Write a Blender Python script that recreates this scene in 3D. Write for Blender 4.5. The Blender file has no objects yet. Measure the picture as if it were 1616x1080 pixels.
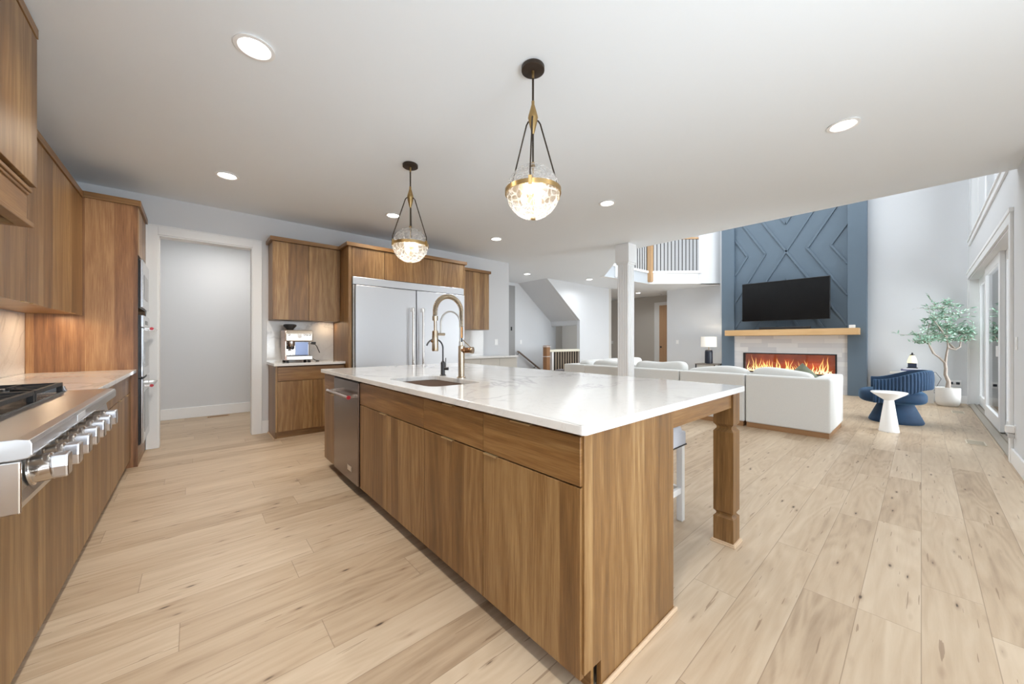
import bpy, bmesh, math, random
from math import sin, cos, pi, radians
from mathutils import Vector, Matrix
random.seed(7)
S = bpy.context.scene
COL = S.collection

# ------------------------------------------------------------------ camera, world, exposure
YAW = radians(41.43)
cam_d = bpy.data.cameras.new('camera'); cam = bpy.data.objects.new('camera', cam_d); COL.objects.link(cam)
cam.location = (0, 0, 1.2); cam.rotation_euler = (pi/2, 0, -YAW)
cam_d.sensor_width = 36; cam_d.lens = 570/1616*36; cam_d.shift_y = -1/1616; cam_d.clip_start = 0.02
S.camera = cam
W = bpy.data.worlds.new('world'); S.world = W; W.use_nodes = True
wn = W.node_tree.nodes; wl = W.node_tree.links
bg = wn['Background']
bg.inputs['Color'].default_value = (0.83, 0.92, 1.0, 1)
bg.inputs['Strength'].default_value = 3.0
S.view_settings.view_transform = 'Standard'; S.view_settings.look = 'None'
S.view_settings.gamma = 1; S.view_settings.exposure = 0.32
S.view_settings.use_curve_mapping = False
try:
    S.cycles.max_bounces = 10; S.cycles.diffuse_bounces = 7; S.cycles.glossy_bounces = 5
    S.cycles.transmission_bounces = 8; S.cycles.transparent_max_bounces = 12; S.cycles.caustics_reflective = False; S.cycles.caustics_refractive = False
except Exception: pass

def area_light(name, loc, rot, sx, sy, power, color=(1, 1, 1), shape='RECTANGLE', spread=180):
    d = bpy.data.lights.new(name, 'AREA'); d.shape = shape; d.size = sx; d.size_y = sy; d.energy = power; d.color = color
    d.spread = radians(spread)
    o = bpy.data.objects.new(name, d); COL.objects.link(o); o.location = loc; o.rotation_euler = rot
    return o
# daylight: the sky seen through the openings of the house (portals only guide the sampling of the sky)
def portal(name, loc, rot, sx, sy):
    o = area_light(name, loc, rot, sx, sy, 1); o.data.cycles.is_portal = True; return o
portal('portal_behind', (2.1, -3.25, 1.4), (radians(90), 0, 0), 6.3, 2.8)
portal('portal_slider', (8.56, -.78, 1.2), (radians(90), 0, 0), 4.9, 2.4)
portal('portal_upper', (8.58, -.78, 4.2), (radians(90), 0, 0), 4.6, 2.3)
sd = bpy.data.lights.new('hazy_sky_glow', 'SUN'); sd.energy = 1.2; sd.angle = radians(70); sd.color = (.93, .97, 1)
so = bpy.data.objects.new('hazy_sky_glow', sd); COL.objects.link(so); so.rotation_euler = Vector((.15, 1, -.75)).to_track_quat('-Z', 'Y').to_euler()
area_light('slider_daylight', (8.55, -1.05, 1.25), (radians(90), 0, 0), 4.8, 2.3, 170, (.92, .97, 1))
area_light('great_room_fill', (8.4, 2.2, 5.62), (0, 0, 0), 3.6, 4.2, 150, (0.93, 0.975, 1.0))  # added unseen area light that brightens the great room, no fixture
area_light('bounce_behind', (1.1, -1.9, .9), Vector((-.55, .5, .8)).to_track_quat('-Z', 'Y').to_euler(), 2.0, 1.4, 80, (0.84, 0.93, 1.0))  # added lamp behind the camera, lifts the kitchen ceiling
area_light('upper_hall_area_light', (9.5, 7.6, 5.5), (0, 0, 0), 3.0, 1.6, 60, (1, 0.98, 0.95))  # area light under the upper hall ceiling, facing down

# ------------------------------------------------------------------ materials
def lin(c):
    return tuple((v/12.92 if v <= .04045 else ((v+.055)/1.055)**2.4) for v in [x/255 for x in c]) + (1,)
def newmat(name):
    m = bpy.data.materials.new(name); m.use_nodes = True
    nt = m.node_tree; b = nt.nodes['Principled BSDF']
    return m, nt, b
def simple(name, rgb, rough=.5, metal=0, noise=0, nscale=20, bump=0, emit=None, estr=0, spec=None, sheen=0, coat=0):
    m, nt, b = newmat(name)
    c = lin(rgb)
    b.inputs['Base Color'].default_value = c; b.inputs['Roughness'].default_value = rough; b.inputs['Metallic'].default_value = metal
    if spec is not None: b.inputs['Specular IOR Level'].default_value = spec
    if sheen: b.inputs['Sheen Weight'].default_value = sheen
    if coat: b.inputs['Coat Weight'].default_value = coat
    if emit: b.inputs['Emission Color'].default_value = lin(emit); b.inputs['Emission Strength'].default_value = estr
    tc = nt.nodes.new('ShaderNodeTexCoord'); n = nt.nodes.new('ShaderNodeTexNoise')
    n.inputs['Scale'].default_value = nscale; n.inputs['Detail'].default_value = 4
    nt.links.new(tc.outputs['Object'], n.inputs['Vector'])
    if noise:
        mx = nt.nodes.new('ShaderNodeMix'); mx.data_type = 'RGBA'
        mx.inputs[6].default_value = tuple(v*(1-noise) for v in c[:3])+(1,); mx.inputs[7].default_value = tuple(min(1, v*(1+noise)) for v in c[:3])+(1,)
        nt.links.new(n.outputs['Fac'], mx.inputs[0]); nt.links.new(mx.outputs[2], b.inputs['Base Color'])
    if bump:
        bp = nt.nodes.new('ShaderNodeBump'); bp.inputs['Strength'].default_value = bump; bp.inputs['Distance'].default_value = .002
        nt.links.new(n.outputs['Fac'], bp.inputs['Height']); nt.links.new(bp.outputs['Normal'], b.inputs['Normal'])
    return m
class NT:
    def __init__(s, nt): s.nt = nt
    def _in(s, sock, v):
        if hasattr(v, 'is_output') or isinstance(v, bpy.types.NodeSocket): s.nt.links.new(v, sock)
        else: sock.default_value = v
    def math(s, op, a, b=0, c=0, clamp=False):
        n = s.nt.nodes.new('ShaderNodeMath'); n.operation = op; n.use_clamp = clamp
        s._in(n.inputs[0], a); s._in(n.inputs[1], b); s._in(n.inputs[2], c); return n.outputs[0]
    def xyz(s, x, y, z):
        n = s.nt.nodes.new('ShaderNodeCombineXYZ'); s._in(n.inputs[0], x); s._in(n.inputs[1], y); s._in(n.inputs[2], z); return n.outputs[0]
    def sep(s, v):
        n = s.nt.nodes.new('ShaderNodeSeparateXYZ'); s._in(n.inputs[0], v); return n.outputs
    def obj(s):
        return s.nt.nodes.new('ShaderNodeTexCoord').outputs['Object']
    def noise(s, v, scale, detail=3, rough=.5, dist=0):
        n = s.nt.nodes.new('ShaderNodeTexNoise'); s._in(n.inputs['Vector'], v); n.inputs['Scale'].default_value = scale
        n.inputs['Detail'].default_value = detail; n.inputs['Roughness'].default_value = rough; n.inputs['Distortion'].default_value = dist
        return n.outputs['Fac']
    def white(s, v):
        n = s.nt.nodes.new('ShaderNodeTexWhiteNoise'); n.noise_dimensions = '3D'; s._in(n.inputs['Vector'], v); return n.outputs['Value']
    def ramp(s, f, stops):
        n = s.nt.nodes.new('ShaderNodeValToRGB'); s._in(n.inputs[0], f)
        while len(n.color_ramp.elements) < len(stops): n.color_ramp.elements.new(.5)
        for e, (p, c) in zip(n.color_ramp.elements, stops): e.position = p; e.color = c if len(c) == 4 else tuple(c)+(1,)
        return n.outputs[0]
    def mix(s, f, a, b, blend='MIX'):
        n = s.nt.nodes.new('ShaderNodeMix'); n.data_type = 'RGBA'; n.blend_type = blend
        s._in(n.inputs[0], f); s._in(n.inputs[6], a); s._in(n.inputs[7], b); return n.outputs[2]
    def bump(s, h, strength, dist=.001):
        n = s.nt.nodes.new('ShaderNodeBump'); n.inputs['Strength'].default_value = strength; n.inputs['Distance'].default_value = dist
        s._in(n.inputs['Height'], h); return n.outputs[0]

def wood(name, dark, mid, light, horizontal=False, stave=.11, rough=.42, contrast=1.0, tonew=.32):
    m, nt, b = newmat(name); N = NT(nt)
    x, y, z = N.sep(N.obj())
    oi = nt.nodes.new('ShaderNodeObjectInfo')
    rnd = N.math('MULTIPLY', oi.outputs['Random'], 13.7)
    if horizontal: h = N.math('ADD', z, rnd); l = N.math('ADD', N.math('ADD', x, y), rnd)
    else: h = N.math('ADD', N.math('ADD', x, y), rnd); l = N.math('ADD', z, rnd)
    # staves of slightly different tone, their widths uneven
    wob = N.noise(N.xyz(h, 0, 0), 3.1, 1)
    st = N.math('FLOOR', N.math('DIVIDE', N.math('ADD', h, N.math('MULTIPLY', wob, .12)), stave))
    tone = N.white(N.xyz(st, 3.0, 1.0))
    if horizontal: tone = N.math('MULTIPLY', N.noise(N.xyz(h, l, 0), 1.5), 1.0)
    # cathedral grain
    hh = N.math('ADD', N.math('MULTIPLY', h, 16), N.math('MULTIPLY', N.noise(N.xyz(N.math('MULTIPLY', h, 5), st, N.math('MULTIPLY', l, .8)), 1.0, 2), 5.0))
    gr = N.math('SINE', N.math('MULTIPLY', hh, 6.0))
    gr = N.math('MULTIPLY_ADD', gr, .5, .5)
    fine = N.noise(N.xyz(N.math('MULTIPLY', h, 150), N.math('MULTIPLY', l, 5), st), 1.0, 4, .65)
    soft = N.noise(N.xyz(N.math('MULTIPLY', h, 14), N.math('MULTIPLY', l, 1.1), 4), 1.0, 3)
    f = N.math('ADD', N.math('MULTIPLY_ADD', tone, tonew*contrast, .21-tonew*.5), N.math('MULTIPLY', soft, .35))
    f = N.math('ADD', f, N.math('MULTIPLY', gr, .13*contrast))
    f = N.math('ADD', f, N.math('MULTIPLY', N.math('SUBTRACT', fine, .5), .75*contrast))
    f = N.math('ADD', f, .08 + .21*(1-contrast), clamp=True)
    c = N.ramp(f, [(0.12, lin(dark)), (.5, lin(mid)), (.9, lin(light))])
    nt.links.new(c, b.inputs['Base Color']); b.inputs['Roughness'].default_value = rough
    b.inputs['Coat Weight'].default_value = .2; b.inputs['Coat Roughness'].default_value = .34
    nt.links.new(N.bump(fine, .12), b.inputs['Normal'])
    return m
OAK = wood('stained_wood', (80, 53, 25), (128, 92, 51), (174, 141, 95))
OAKH = wood('stained_wood_horizontal', (82, 54, 26), (129, 91, 49), (168, 132, 84), horizontal=True)
OAKL = wood('pale_oak', (170, 130, 82), (206, 167, 118), (222, 190, 146), horizontal=True, contrast=.5)
NEWEL = wood('newel_oak', (150, 110, 70), (186, 148, 106), (205, 170, 130), contrast=.6)
DOORW = wood('door_oak', (160, 120, 85), (192, 154, 118), (205, 170, 135), contrast=.5)

def floor_mat():
    m, nt, b = newmat('oak_plank_floor'); N = NT(nt)
    x, y, z = N.sep(N.obj())
    PW = .19
    yr = N.math('DIVIDE', y, PW); row = N.math('FLOOR', yr)
    rr = N.white(N.xyz(row, 7.0, 2.0))
    L = N.math('MULTIPLY_ADD', N.white(N.xyz(row, 1.0, 9.0)), .9, 1.1)
    xx = N.math('DIVIDE', N.math('ADD', x, N.math('MULTIPLY', rr, 5.0)), L); col = N.math('FLOOR', xx)
    tone = N.white(N.xyz(row, col, 3.0))
    fy = N.math('SUBTRACT', yr, row); fx = N.math('SUBTRACT', xx, col)
    ey = N.math('MULTIPLY', N.math('MINIMUM', fy, N.math('SUBTRACT', 1, fy)), PW)
    ex = N.math('MULTIPLY', N.math('MINIMUM', fx, N.math('SUBTRACT', 1, fx)), L)
    edge = N.math('MINIMUM', ex, ey)
    gap = N.math('SUBTRACT', 1, N.math('DIVIDE', edge, .0022), clamp=True)
    off = N.math('MULTIPLY', tone, 31.0)
    gv = N.xyz(N.math('MULTIPLY', x, 2.2), N.math('ADD', N.math('MULTIPLY', y, 26), off), off)
    gr = N.noise(gv, 1.0, 5, .6, .4)
    cv = N.xyz(N.math('MULTIPLY', x, .9), N.math('ADD', N.math('MULTIPLY', y, 6.0), off), off)
    soft = N.noise(cv, 1.0, 2, .5, .8)
    ring = N.math('MULTIPLY_ADD', N.math('SINE', N.math('MULTIPLY', N.noise(cv, 1.0, 1, .5, .3), 60.0)), .5, .5)
    f = N.math('ADD', N.math('MULTIPLY', tone, .28), N.math('MULTIPLY', gr, .5))
    f = N.math('ADD', f, N.math('MULTIPLY', soft, .25)); f = N.math('ADD', f, N.math('MULTIPLY', ring, .085))
    f = N.math('SUBTRACT', f, .04, clamp=True)
    c = N.ramp(f, [(.15, lin((140, 116, 92))), (.45, lin((184, 162, 136))), (.85, lin((210, 192, 168)))])
    # knots and cracks
    vn = nt.nodes.new('ShaderNodeTexVoronoi'); vn.feature = 'F1'; vn.inputs['Scale'].default_value = 1.0
    kv = N.xyz(N.math('MULTIPLY', x, 4.2), N.math('ADD', N.math('MULTIPLY', y, 17.0), N.math('MULTIPLY', gr, .35)), 0)
    nt.links.new(kv, vn.inputs['Vector'])
    sel = N.math('GREATER_THAN', N.sep(vn.outputs['Color'])[0], .38)
    k = N.math('MULTIPLY', N.math('SUBTRACT', 1, N.math('DIVIDE', vn.outputs['Distance'], .24), clamp=True), sel)
    c = N.mix(N.math('MULTIPLY', k, .5), c, lin((118, 84, 58)))
    k2 = N.math('MULTIPLY', N.math('SUBTRACT', 1, N.math('DIVIDE', vn.outputs['Distance'], .10), clamp=True), sel)
    c = N.mix(N.math('MINIMUM', N.math('MULTIPLY', k2, 1.6), .92), c, lin((48, 33, 24)))
    cr = N.noise(N.xyz(N.math('MULTIPLY', x, 3.0), N.math('ADD', N.math('MULTIPLY', y, 60), off), off), 1.0, 2, .5)
    crk = N.math('MULTIPLY', N.math('GREATER_THAN', cr, .70), .5)
    c = N.mix(crk, c, lin((105, 75, 52)))
    c = N.mix(N.math('MULTIPLY', gap, .55), c, lin((96, 72, 52)))
    nt.links.new(c, b.inputs['Base Color'])
    b.inputs['Roughness'].default_value = .42; b.inputs['Specular IOR Level'].default_value = .4
    hgt = N.math('SUBTRACT', N.math('MULTIPLY', gr, .15), gap)
    nt.links.new(N.bump(hgt, .35), b.inputs['Normal'])
    return m
FLOOR = floor_mat()

def marble():
    m, nt, b = newmat('white_quartz'); N = NT(nt)
    o = N.obj()
    w = N.noise(o, 1.3, 4, .6, .9)
    v = N.math('ABSOLUTE', N.math('SUBTRACT', w, .5))
    vein = N.math('SUBTRACT', 1, N.math('DIVIDE', v, .022), clamp=True)
    patch = N.noise(o, 1.1, 2)
    vein = N.math('MULTIPLY', vein, N.math('MULTIPLY', N.math('SUBTRACT', patch, .42, clamp=True), 5.0, clamp=True), clamp=True)
    w2 = N.noise(o, 3.4, 5, .65, 1.3)
    v2 = N.math('SUBTRACT', 1, N.math('DIVIDE', N.math('ABSOLUTE', N.math('SUBTRACT', w2, .5)), .012), clamp=True)
    c = N.mix(N.math('MULTIPLY', vein, .55), lin((226, 225, 223)), lin((150, 150, 153)))
    c = N.mix(N.math('MULTIPLY', v2, .16), c, lin((170, 165, 160)))
    nt.links.new(c, b.inputs['Base Color']); b.inputs['Roughness'].default_value = .09
    return m
QUARTZ = marble()

def brushed(name, rgb, rough=.28, axis='z', aniso=.0):
    m, nt, b = newmat(name); N = NT(nt)
    x, y, z = N.sep(N.obj())
    if axis == 'z': v = N.xyz(N.math('MULTIPLY', x, 300), N.math('MULTIPLY', y, 300), N.math('MULTIPLY', z, 3))
    else: v = N.xyz(N.math('MULTIPLY', x, 3), N.math('MULTIPLY', y, 3), N.math('MULTIPLY', z, 300))
    n = N.noise(v, 1.0, 2)
    b.inputs['Base Color'].default_value = lin(rgb); b.inputs['Metallic'].default_value = 1
    nt.links.new(N.math('MULTIPLY_ADD', n, .12, rough-.06), b.inputs['Roughness'])
    nt.links.new(N.bump(n, .03, .0005), b.inputs['Normal'])
    return m
STEEL = brushed('brushed_steel', (205, 206, 208), .30, 'h')
STEELV = brushed('brushed_steel_vertical', (200, 201, 204), .42, 'h')
STEELD = simple('polished_steel', (215, 210, 205), .12, 1)
DWSTEEL = brushed('dishwasher_steel', (130, 114, 104), .24, 'z')
BRASS = simple('aged_brass', (172, 144, 98), .32, 1)
CHAMP = brushed('champagne_nickel', (190, 174, 152), .24, 'z')
BRONZE = simple('dark_bronze', (62, 52, 44), .45, .6)
BLACK = simple('black_enamel', (16, 16, 18), .25)
IRON = simple('cast_iron', (38, 37, 38), .55, .2, noise=.2, bump=.3, nscale=60)
BLACKM = simple('matte_black', (26, 26, 28), .5)
GRAPH = simple('graphite_metal', (78, 78, 80), .35, .8)
SCREEN = simple('television_glass', (8, 8, 9), .25, spec=.3)
WALL = simple('wall_paint', (213, 215, 218), .85, noise=.012, nscale=3)
CEIL = simple('ceiling_paint', (233, 238, 243), .9, noise=.01, nscale=2)
HALLP = simple('hall_paint', (200, 196, 190), .85)
BEIGE = simple('stair_paint', (176, 167, 155), .85)
TRIM = simple('white_trim_paint', (236, 237, 238), .45)
NAVY = simple('slate_blue_paint', (92, 108, 122), .6, noise=.03, nscale=4)
WHITE = simple('white_plastic', (238, 238, 238), .35)
SOCKET = simple('dark_socket', (40, 44, 52), .5)
def fabric(name, rgb, noise=.05, sheen=.3, scale=160, bump=.35):
    return simple(name, rgb, .92, noise=noise, nscale=scale, bump=bump, sheen=sheen)
SOFA = fabric('cream_boucle', (216, 216, 213), .05, .2, 120, .5)
SHEET = fabric('grey_leather', (196, 199, 208), .03, .1, 60, .2)
PILLOW = fabric('sage_velvet', (120, 126, 106), .12, .5, 60)
def velvet():
    m, nt, b = newmat('blue_velvet'); N = NT(nt)
    n = N.noise(N.obj(), 7, 4, .6)
    c = N.mix(n, lin((8, 32, 58)), lin((22, 62, 96)))
    nt.links.new(c, b.inputs['Base Color']); b.inputs['Roughness'].default_value = .75
    b.inputs['Sheen Weight'].default_value = .45; b.inputs['Sheen Tint'].default_value = lin((120, 170, 210)); b.inputs['Sheen Roughness'].default_value = .4
    return m
VELVET = velvet()
PLINTH = wood('plinth_wood', (120, 88, 58), (150, 112, 76), (170, 132, 94), horizontal=True, contrast=.5)
SHOE = wood('shoe_molding_wood', (180, 150, 118), (205, 178, 148), (222, 198, 170), horizontal=True, contrast=.5)
POTM = simple('matte_stone_pot', (222, 220, 216), .8, noise=.03, nscale=30, bump=.1)
SOIL = simple('pot_moss', (205, 200, 192), .95, noise=.25, nscale=60, bump=.8)
BARK = simple('pale_bark', (164, 152, 142), .9, noise=.2, nscale=30, bump=.5)
def leafm():
    m, nt, b = newmat('olive_leaf'); N = NT(nt)
    n = N.noise(N.obj(), 9, 2)
    c = N.ramp(n, [(.3, lin((96, 132, 108))), (.5, lin((140, 176, 154))), (.72, lin((186, 212, 196)))])
    nt.links.new(c, b.inputs['Base Color']); b.inputs['Roughness'].default_value = .5
    return m
LEAF = leafm()
def lens_mat(name, rgb, s):
    m, nt, b = newmat(name)
    b.inputs['Base Color'].default_value = lin(rgb); b.inputs['Emission Color'].default_value = lin(rgb); b.inputs['Emission Strength'].default_value = s
    return m
LENS = lens_mat('downlight_lens', (255, 252, 245), 9)
BULB = lens_mat('bulb_glow', (255, 240, 215), 5)
SHADE = simple('linen_shade', (240, 238, 232), .9, emit=(255, 246, 230), estr=.22)
LEDM = lens_mat('led_strip', (255, 205, 140), 6)
def glass(name, rough=.0, tint=(1, 1, 1), crack=False):
    m, nt, b = newmat(name); N = NT(nt); nt.nodes.remove(b)
    out = nt.nodes['Material Output']
    tr = nt.nodes.new('ShaderNodeBsdfTransparent'); tr.inputs[0].default_value = (*tint, 1)
    gl = nt.nodes.new('ShaderNodeBsdfGlossy'); gl.inputs['Roughness'].default_value = rough; gl.inputs[0].default_value = (.95, .95, .95, 1)
    mx = nt.nodes.new('ShaderNodeMixShader')
    if not crack:
        fr = nt.nodes.new('ShaderNodeFresnel'); fr.inputs[0].default_value = 1.5
        nt.links.new(fr.outputs[0], mx.inputs[0]); nt.links.new(tr.outputs[0], mx.inputs[1]); nt.links.new(gl.outputs[0], mx.inputs[2])
        nt.links.new(mx.outputs[0], out.inputs[0])
    else:
        o = N.obj()
        vo = nt.nodes.new('ShaderNodeTexVoronoi'); vo.feature = 'DISTANCE_TO_EDGE'; vo.inputs['Scale'].default_value = 26
        wv = N.noise(o, 9, 3); 
        va = nt.nodes.new('ShaderNodeVectorMath'); va.operation = 'MULTIPLY_ADD'; nt.links.new(o, va.inputs[0]); va.inputs[1].default_value = (1, 1, 1)
        nt.links.new(N.xyz(N.math('MULTIPLY', wv, .06), 0, N.math('MULTIPLY', wv, .05)), va.inputs[2])
        nt.links.new(va.outputs[0], vo.inputs['Vector'])
        ln = N.math('SUBTRACT', 1, N.math('DIVIDE', vo.outputs['Distance'], .10), clamp=True)
        tl = nt.nodes.new('ShaderNodeBsdfTranslucent'); tl.inputs[0].default_value = (.98, .96, .93, 1)
        df = nt.nodes.new('ShaderNodeBsdfDiffuse'); df.inputs[0].default_value = (.95, .93, .9, 1)
        a1 = nt.nodes.new('ShaderNodeMixShader'); a1.inputs[0].default_value = .35
        nt.links.new(tl.outputs[0], a1.inputs[1]); nt.links.new(df.outputs[0], a1.inputs[2])
        a2 = nt.nodes.new('ShaderNodeMixShader'); nt.links.new(N.math('MULTIPLY_ADD', ln, .45, .22), a2.inputs[0])
        nt.links.new(tr.outputs[0], a2.inputs[1]); nt.links.new(a1.outputs[0], a2.inputs[2])
        mx.inputs[0].default_value = .08
        nt.links.new(a2.outputs[0], mx.inputs[1]); nt.links.new(gl.outputs[0], mx.inputs[2]); nt.links.new(mx.outputs[0], out.inputs[0])
    return m
GLASS = glass('window_glass')
CRACK = glass('crackle_glass', .08, (1, 1, 1), True)
SMOKEG = glass('smoked_glass', .02, (.55, .55, .57))

# ------------------------------------------------------------------ mesh builder
class MB:
    def __init__(s): s.bm = bmesh.new()
    def box(s, x0, x1, y0, y1, z0, z1):
        if x0 > x1: x0, x1 = x1, x0
        if y0 > y1: y0, y1 = y1, y0
        if z0 > z1: z0, z1 = z1, z0
        v = [s.bm.verts.new(p) for p in ((x0,y0,z0),(x1,y0,z0),(x1,y1,z0),(x0,y1,z0),(x0,y0,z1),(x1,y0,z1),(x1,y1,z1),(x0,y1,z1))]
        for f in ((3,2,1,0),(4,5,6,7),(0,1,5,4),(1,2,6,5),(2,3,7,6),(3,0,4,7)): s.bm.faces.new([v[i] for i in f])
        return s
    def prism(s, pts, a, b, axis='z'):
        """extrude a closed 2-D outline between a and b along an axis; pts are the other two coordinates in xyz order"""
        def P(p, t): return {'z': (p[0], p[1], t), 'y': (p[0], t, p[1]), 'x': (t, p[0], p[1])}[axis]
        lo = [s.bm.verts.new(P(p, a)) for p in pts]; hi = [s.bm.verts.new(P(p, b)) for p in pts]
        s.bm.faces.new(lo[::-1]); s.bm.faces.new(hi)
        n = len(pts)
        for i in range(n): s.bm.faces.new((lo[i], lo[(i+1) % n], hi[(i+1) % n], hi[i]))
        return s
    def bar(s, p, q, w, t, up=(0, 0, 1)):
        """rectangular bar from p to q, w wide, t thick"""
        p = Vector(p); q = Vector(q); d = (q-p).normalized(); u = Vector(up)
        if abs(d.dot(u)) > .98: u = Vector((1, 0, 0))
        a = d.cross(u).normalized(); c = a.cross(d).normalized()
        vs = []
        for e in (p, q):
            for i, j in ((-1,-1),(1,-1),(1,1),(-1,1)): vs.append(s.bm.verts.new(e+a*(i*w/2)+c*(j*t/2)))
        for f in ((3,2,1,0),(4,5,6,7),(0,1,5,4),(1,2,6,5),(2,3,7,6),(3,0,4,7)): s.bm.faces.new([vs[i] for i in f])
        return s
    def tube(s, pts, r, n=10, cap=True, closed=False):
        pts = [Vector(p) for p in pts]; rs = r if isinstance(r, (list, tuple)) else [r]*len(pts)
        rings = []; prev = None; m = len(pts)
        for i, p in enumerate(pts):
            if closed: d = (pts[(i+1) % m]-pts[i-1]).normalized()
            else: d = (pts[min(i+1, m-1)]-pts[max(i-1, 0)]).normalized()
            if prev is None: a = d.orthogonal().normalized()
            else: a = (prev-d*prev.dot(d)).normalized()
            prev = a; b = d.cross(a)
            rings.append([s.bm.verts.new(p+(a*cos(2*pi*k/n)+b*sin(2*pi*k/n))*rs[i]) for k in range(n)])
        for i in range(m if closed else m-1):
            A, B = rings[i], rings[(i+1) % m]
            for k in range(n): s.bm.faces.new((A[k], A[(k+1) % n], B[(k+1) % n], B[k]))
        if cap and not closed: s.bm.faces.new(rings[0][::-1]); s.bm.faces.new(rings[-1])
        return s
    def lathe(s, prof, c=(0, 0, 0), n=28, axis='z', sx=1, sy=1):
        """profile of (radius, height) turned about an axis through c"""
        rings = []
        for r, h in prof:
            ring = []
            for k in range(n):
                a = 2*pi*k/n; u, v = r*cos(a)*sx, r*sin(a)*sy
                p = {'z': (u, v, h), 'x': (h, u, v), 'y': (v, h, u)}[axis]
                ring.append(s.bm.verts.new((p[0]+c[0], p[1]+c[1], p[2]+c[2])))
            rings.append(ring)
        for A, B in zip(rings, rings[1:]):
            for k in range(n): s.bm.faces.new((A[k], A[(k+1) % n], B[(k+1) % n], B[k]))
        s.bm.faces.new(rings[0][::-1]); s.bm.faces.new(rings[-1])
        return s
    def blob(s, c, r, e=2.6, n=20, m=12, rot=0, squash=None):
        """cushion-like superellipsoid"""
        def sp(v, p): return math.copysign(abs(v)**p, v)
        p = 2/e; rings = []; R = Matrix.Rotation(rot, 3, 'Z')
        for i in range(m+1):
            t = -pi/2+pi*i/m; ring = []
            for k in range(n):
                a = 2*pi*k/n
                q = Vector((r[0]*sp(cos(t), p)*sp(cos(a), p), r[1]*sp(cos(t), p)*sp(sin(a), p), r[2]*sp(sin(t), p)))
                if squash: q = squash(q)
                ring.append(s.bm.verts.new(R @ q+Vector(c)))
            rings.append(ring)
        for A, B in zip(rings, rings[1:]):
            for k in range(n): s.bm.faces.new((A[k], A[(k+1) % n], B[(k+1) % n], B[k]))
        return s
    def sphere(s, c, r, n=24, m=14, z0=-1, z1=1):
        prof = []
        for i in range(m+1):
            t = math.asin(z0)+(math.asin(z1)-math.asin(z0))*i/m
            prof.append((max(1e-4, r*cos(t)), r*sin(t)))
        return s.lathe(prof, c, n)
    def shift(s, v):
        bmesh.ops.translate(s.bm, verts=s.bm.verts, vec=v); return s
    def rot(s, ang, axis='Z', c=(0, 0, 0)):
        bmesh.ops.rotate(s.bm, verts=s.bm.verts, cent=c, matrix=Matrix.Rotation(ang, 3, axis)); return s

def obj(name, mb, mat, parent=None, bevel=0, smooth=False, seg=2, solid=0, subd=0):
    me = bpy.data.meshes.new(name)
    bmesh.ops.remove_doubles(mb.bm, verts=mb.bm.verts, dist=1e-6) if smooth else None
    bmesh.ops.recalc_face_normals(mb.bm, faces=mb.bm.faces)
    if parent is not None:
        root = parent
        while root.parent: root = root.parent
        if root.type == 'EMPTY':
            M = root.matrix_basis.inverted()
            bmesh.ops.transform(mb.bm, matrix=M, verts=mb.bm.verts)
    mb.bm.to_mesh(me); mb.bm.free()
    o = bpy.data.objects.new(name, me); COL.objects.link(o)
    if mat: me.materials.append(mat)
    if parent: o.parent = parent
    if smooth:
        for p in me.polygons: p.use_smooth = True
        try: me.set_sharp_from_angle(angle=radians(40))
        except Exception: pass
    if solid:
        md = o.modifiers.new('solid', 'SOLIDIFY'); md.thickness = solid
    if bevel:
        md = o.modifiers.new('bevel', 'BEVEL'); md.width = bevel; md.segments = seg; md.limit_method = 'ANGLE'; md.angle_limit = radians(35)
        md.harden_normals = False
    if subd:
        md = o.modifiers.new('sub', 'SUBSURF'); md.levels = subd; md.render_levels = subd
    return o
def tag(o, label, cat, group=None, kind=None):
    if label: o['label'] = label
    if cat: o['category'] = cat
    if group: o['group'] = group
    if kind: o['kind'] = kind
    return o
def thing(name, label, cat, loc=(0, 0, 0), group=None, rotz=0):
    o = bpy.data.objects.new(name, None); COL.objects.link(o)
    o.empty_display_size = .05; o.location = loc; o.rotation_euler = (0, 0, rotz)
    return tag(o, label, cat, group)
def struct(name, mb, mat, parent=None, bevel=0, label=None, smooth=False):
    o = obj(name, mb, mat, parent, bevel, smooth)
    if parent is None: o['kind'] = 'structure'
    if label: o['label'] = label
    return o
def dup(root, delta, label, group=None):
    r = root.copy(); COL.objects.link(r); r.location = Vector(root.location)+Vector(delta); r['label'] = label
    if group: r['group'] = group
    for ch in list(root.children):
        c = ch.copy(); COL.objects.link(c); c.parent = r
        for g in list(ch.children):
            d = g.copy(); COL.objects.link(d); d.parent = c
    return r

# ------------------------------------------------------------------ room shell
CZ = 2.83                                   # kitchen ceiling
HZ = 5.7                                    # great room ceiling
YB = 5.69                                   # kitchen back wall
XL = -1.06                                  # wall behind the range
YR = -.60                                   # wall with the sliding door
XF = 11.10                                  # fireplace wall
struct('floor', MB().box(-1.3, 14.6, -3.6, 10.6, -.12, 0), FLOOR)
EDGE = [(5.84, 3.55), (7.70, 5.235), (9.66, 5.10), (XF+.35, 3.45)]
struct('ceiling', MB().prism([(-1.2, -3.3), (5.35, -3.3), (5.35, YR-.14), (5.84, YR-.14)]+EDGE+[(14.4, 3.45), (14.4, 10), (9.66, 10), (9.66, 6.5), (6.83, 6.5), (6.83, 10), (-1.2, 10)], CZ, CZ+.30), CEIL)
struct('ceiling_great_room', MB().box(5.3, 14.4, YR-.2, 10, HZ, HZ+.15), CEIL)
struct('wall_left', MB().box(XL-.14, XL, -3.2, YB, 0, CZ), WALL)
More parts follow.
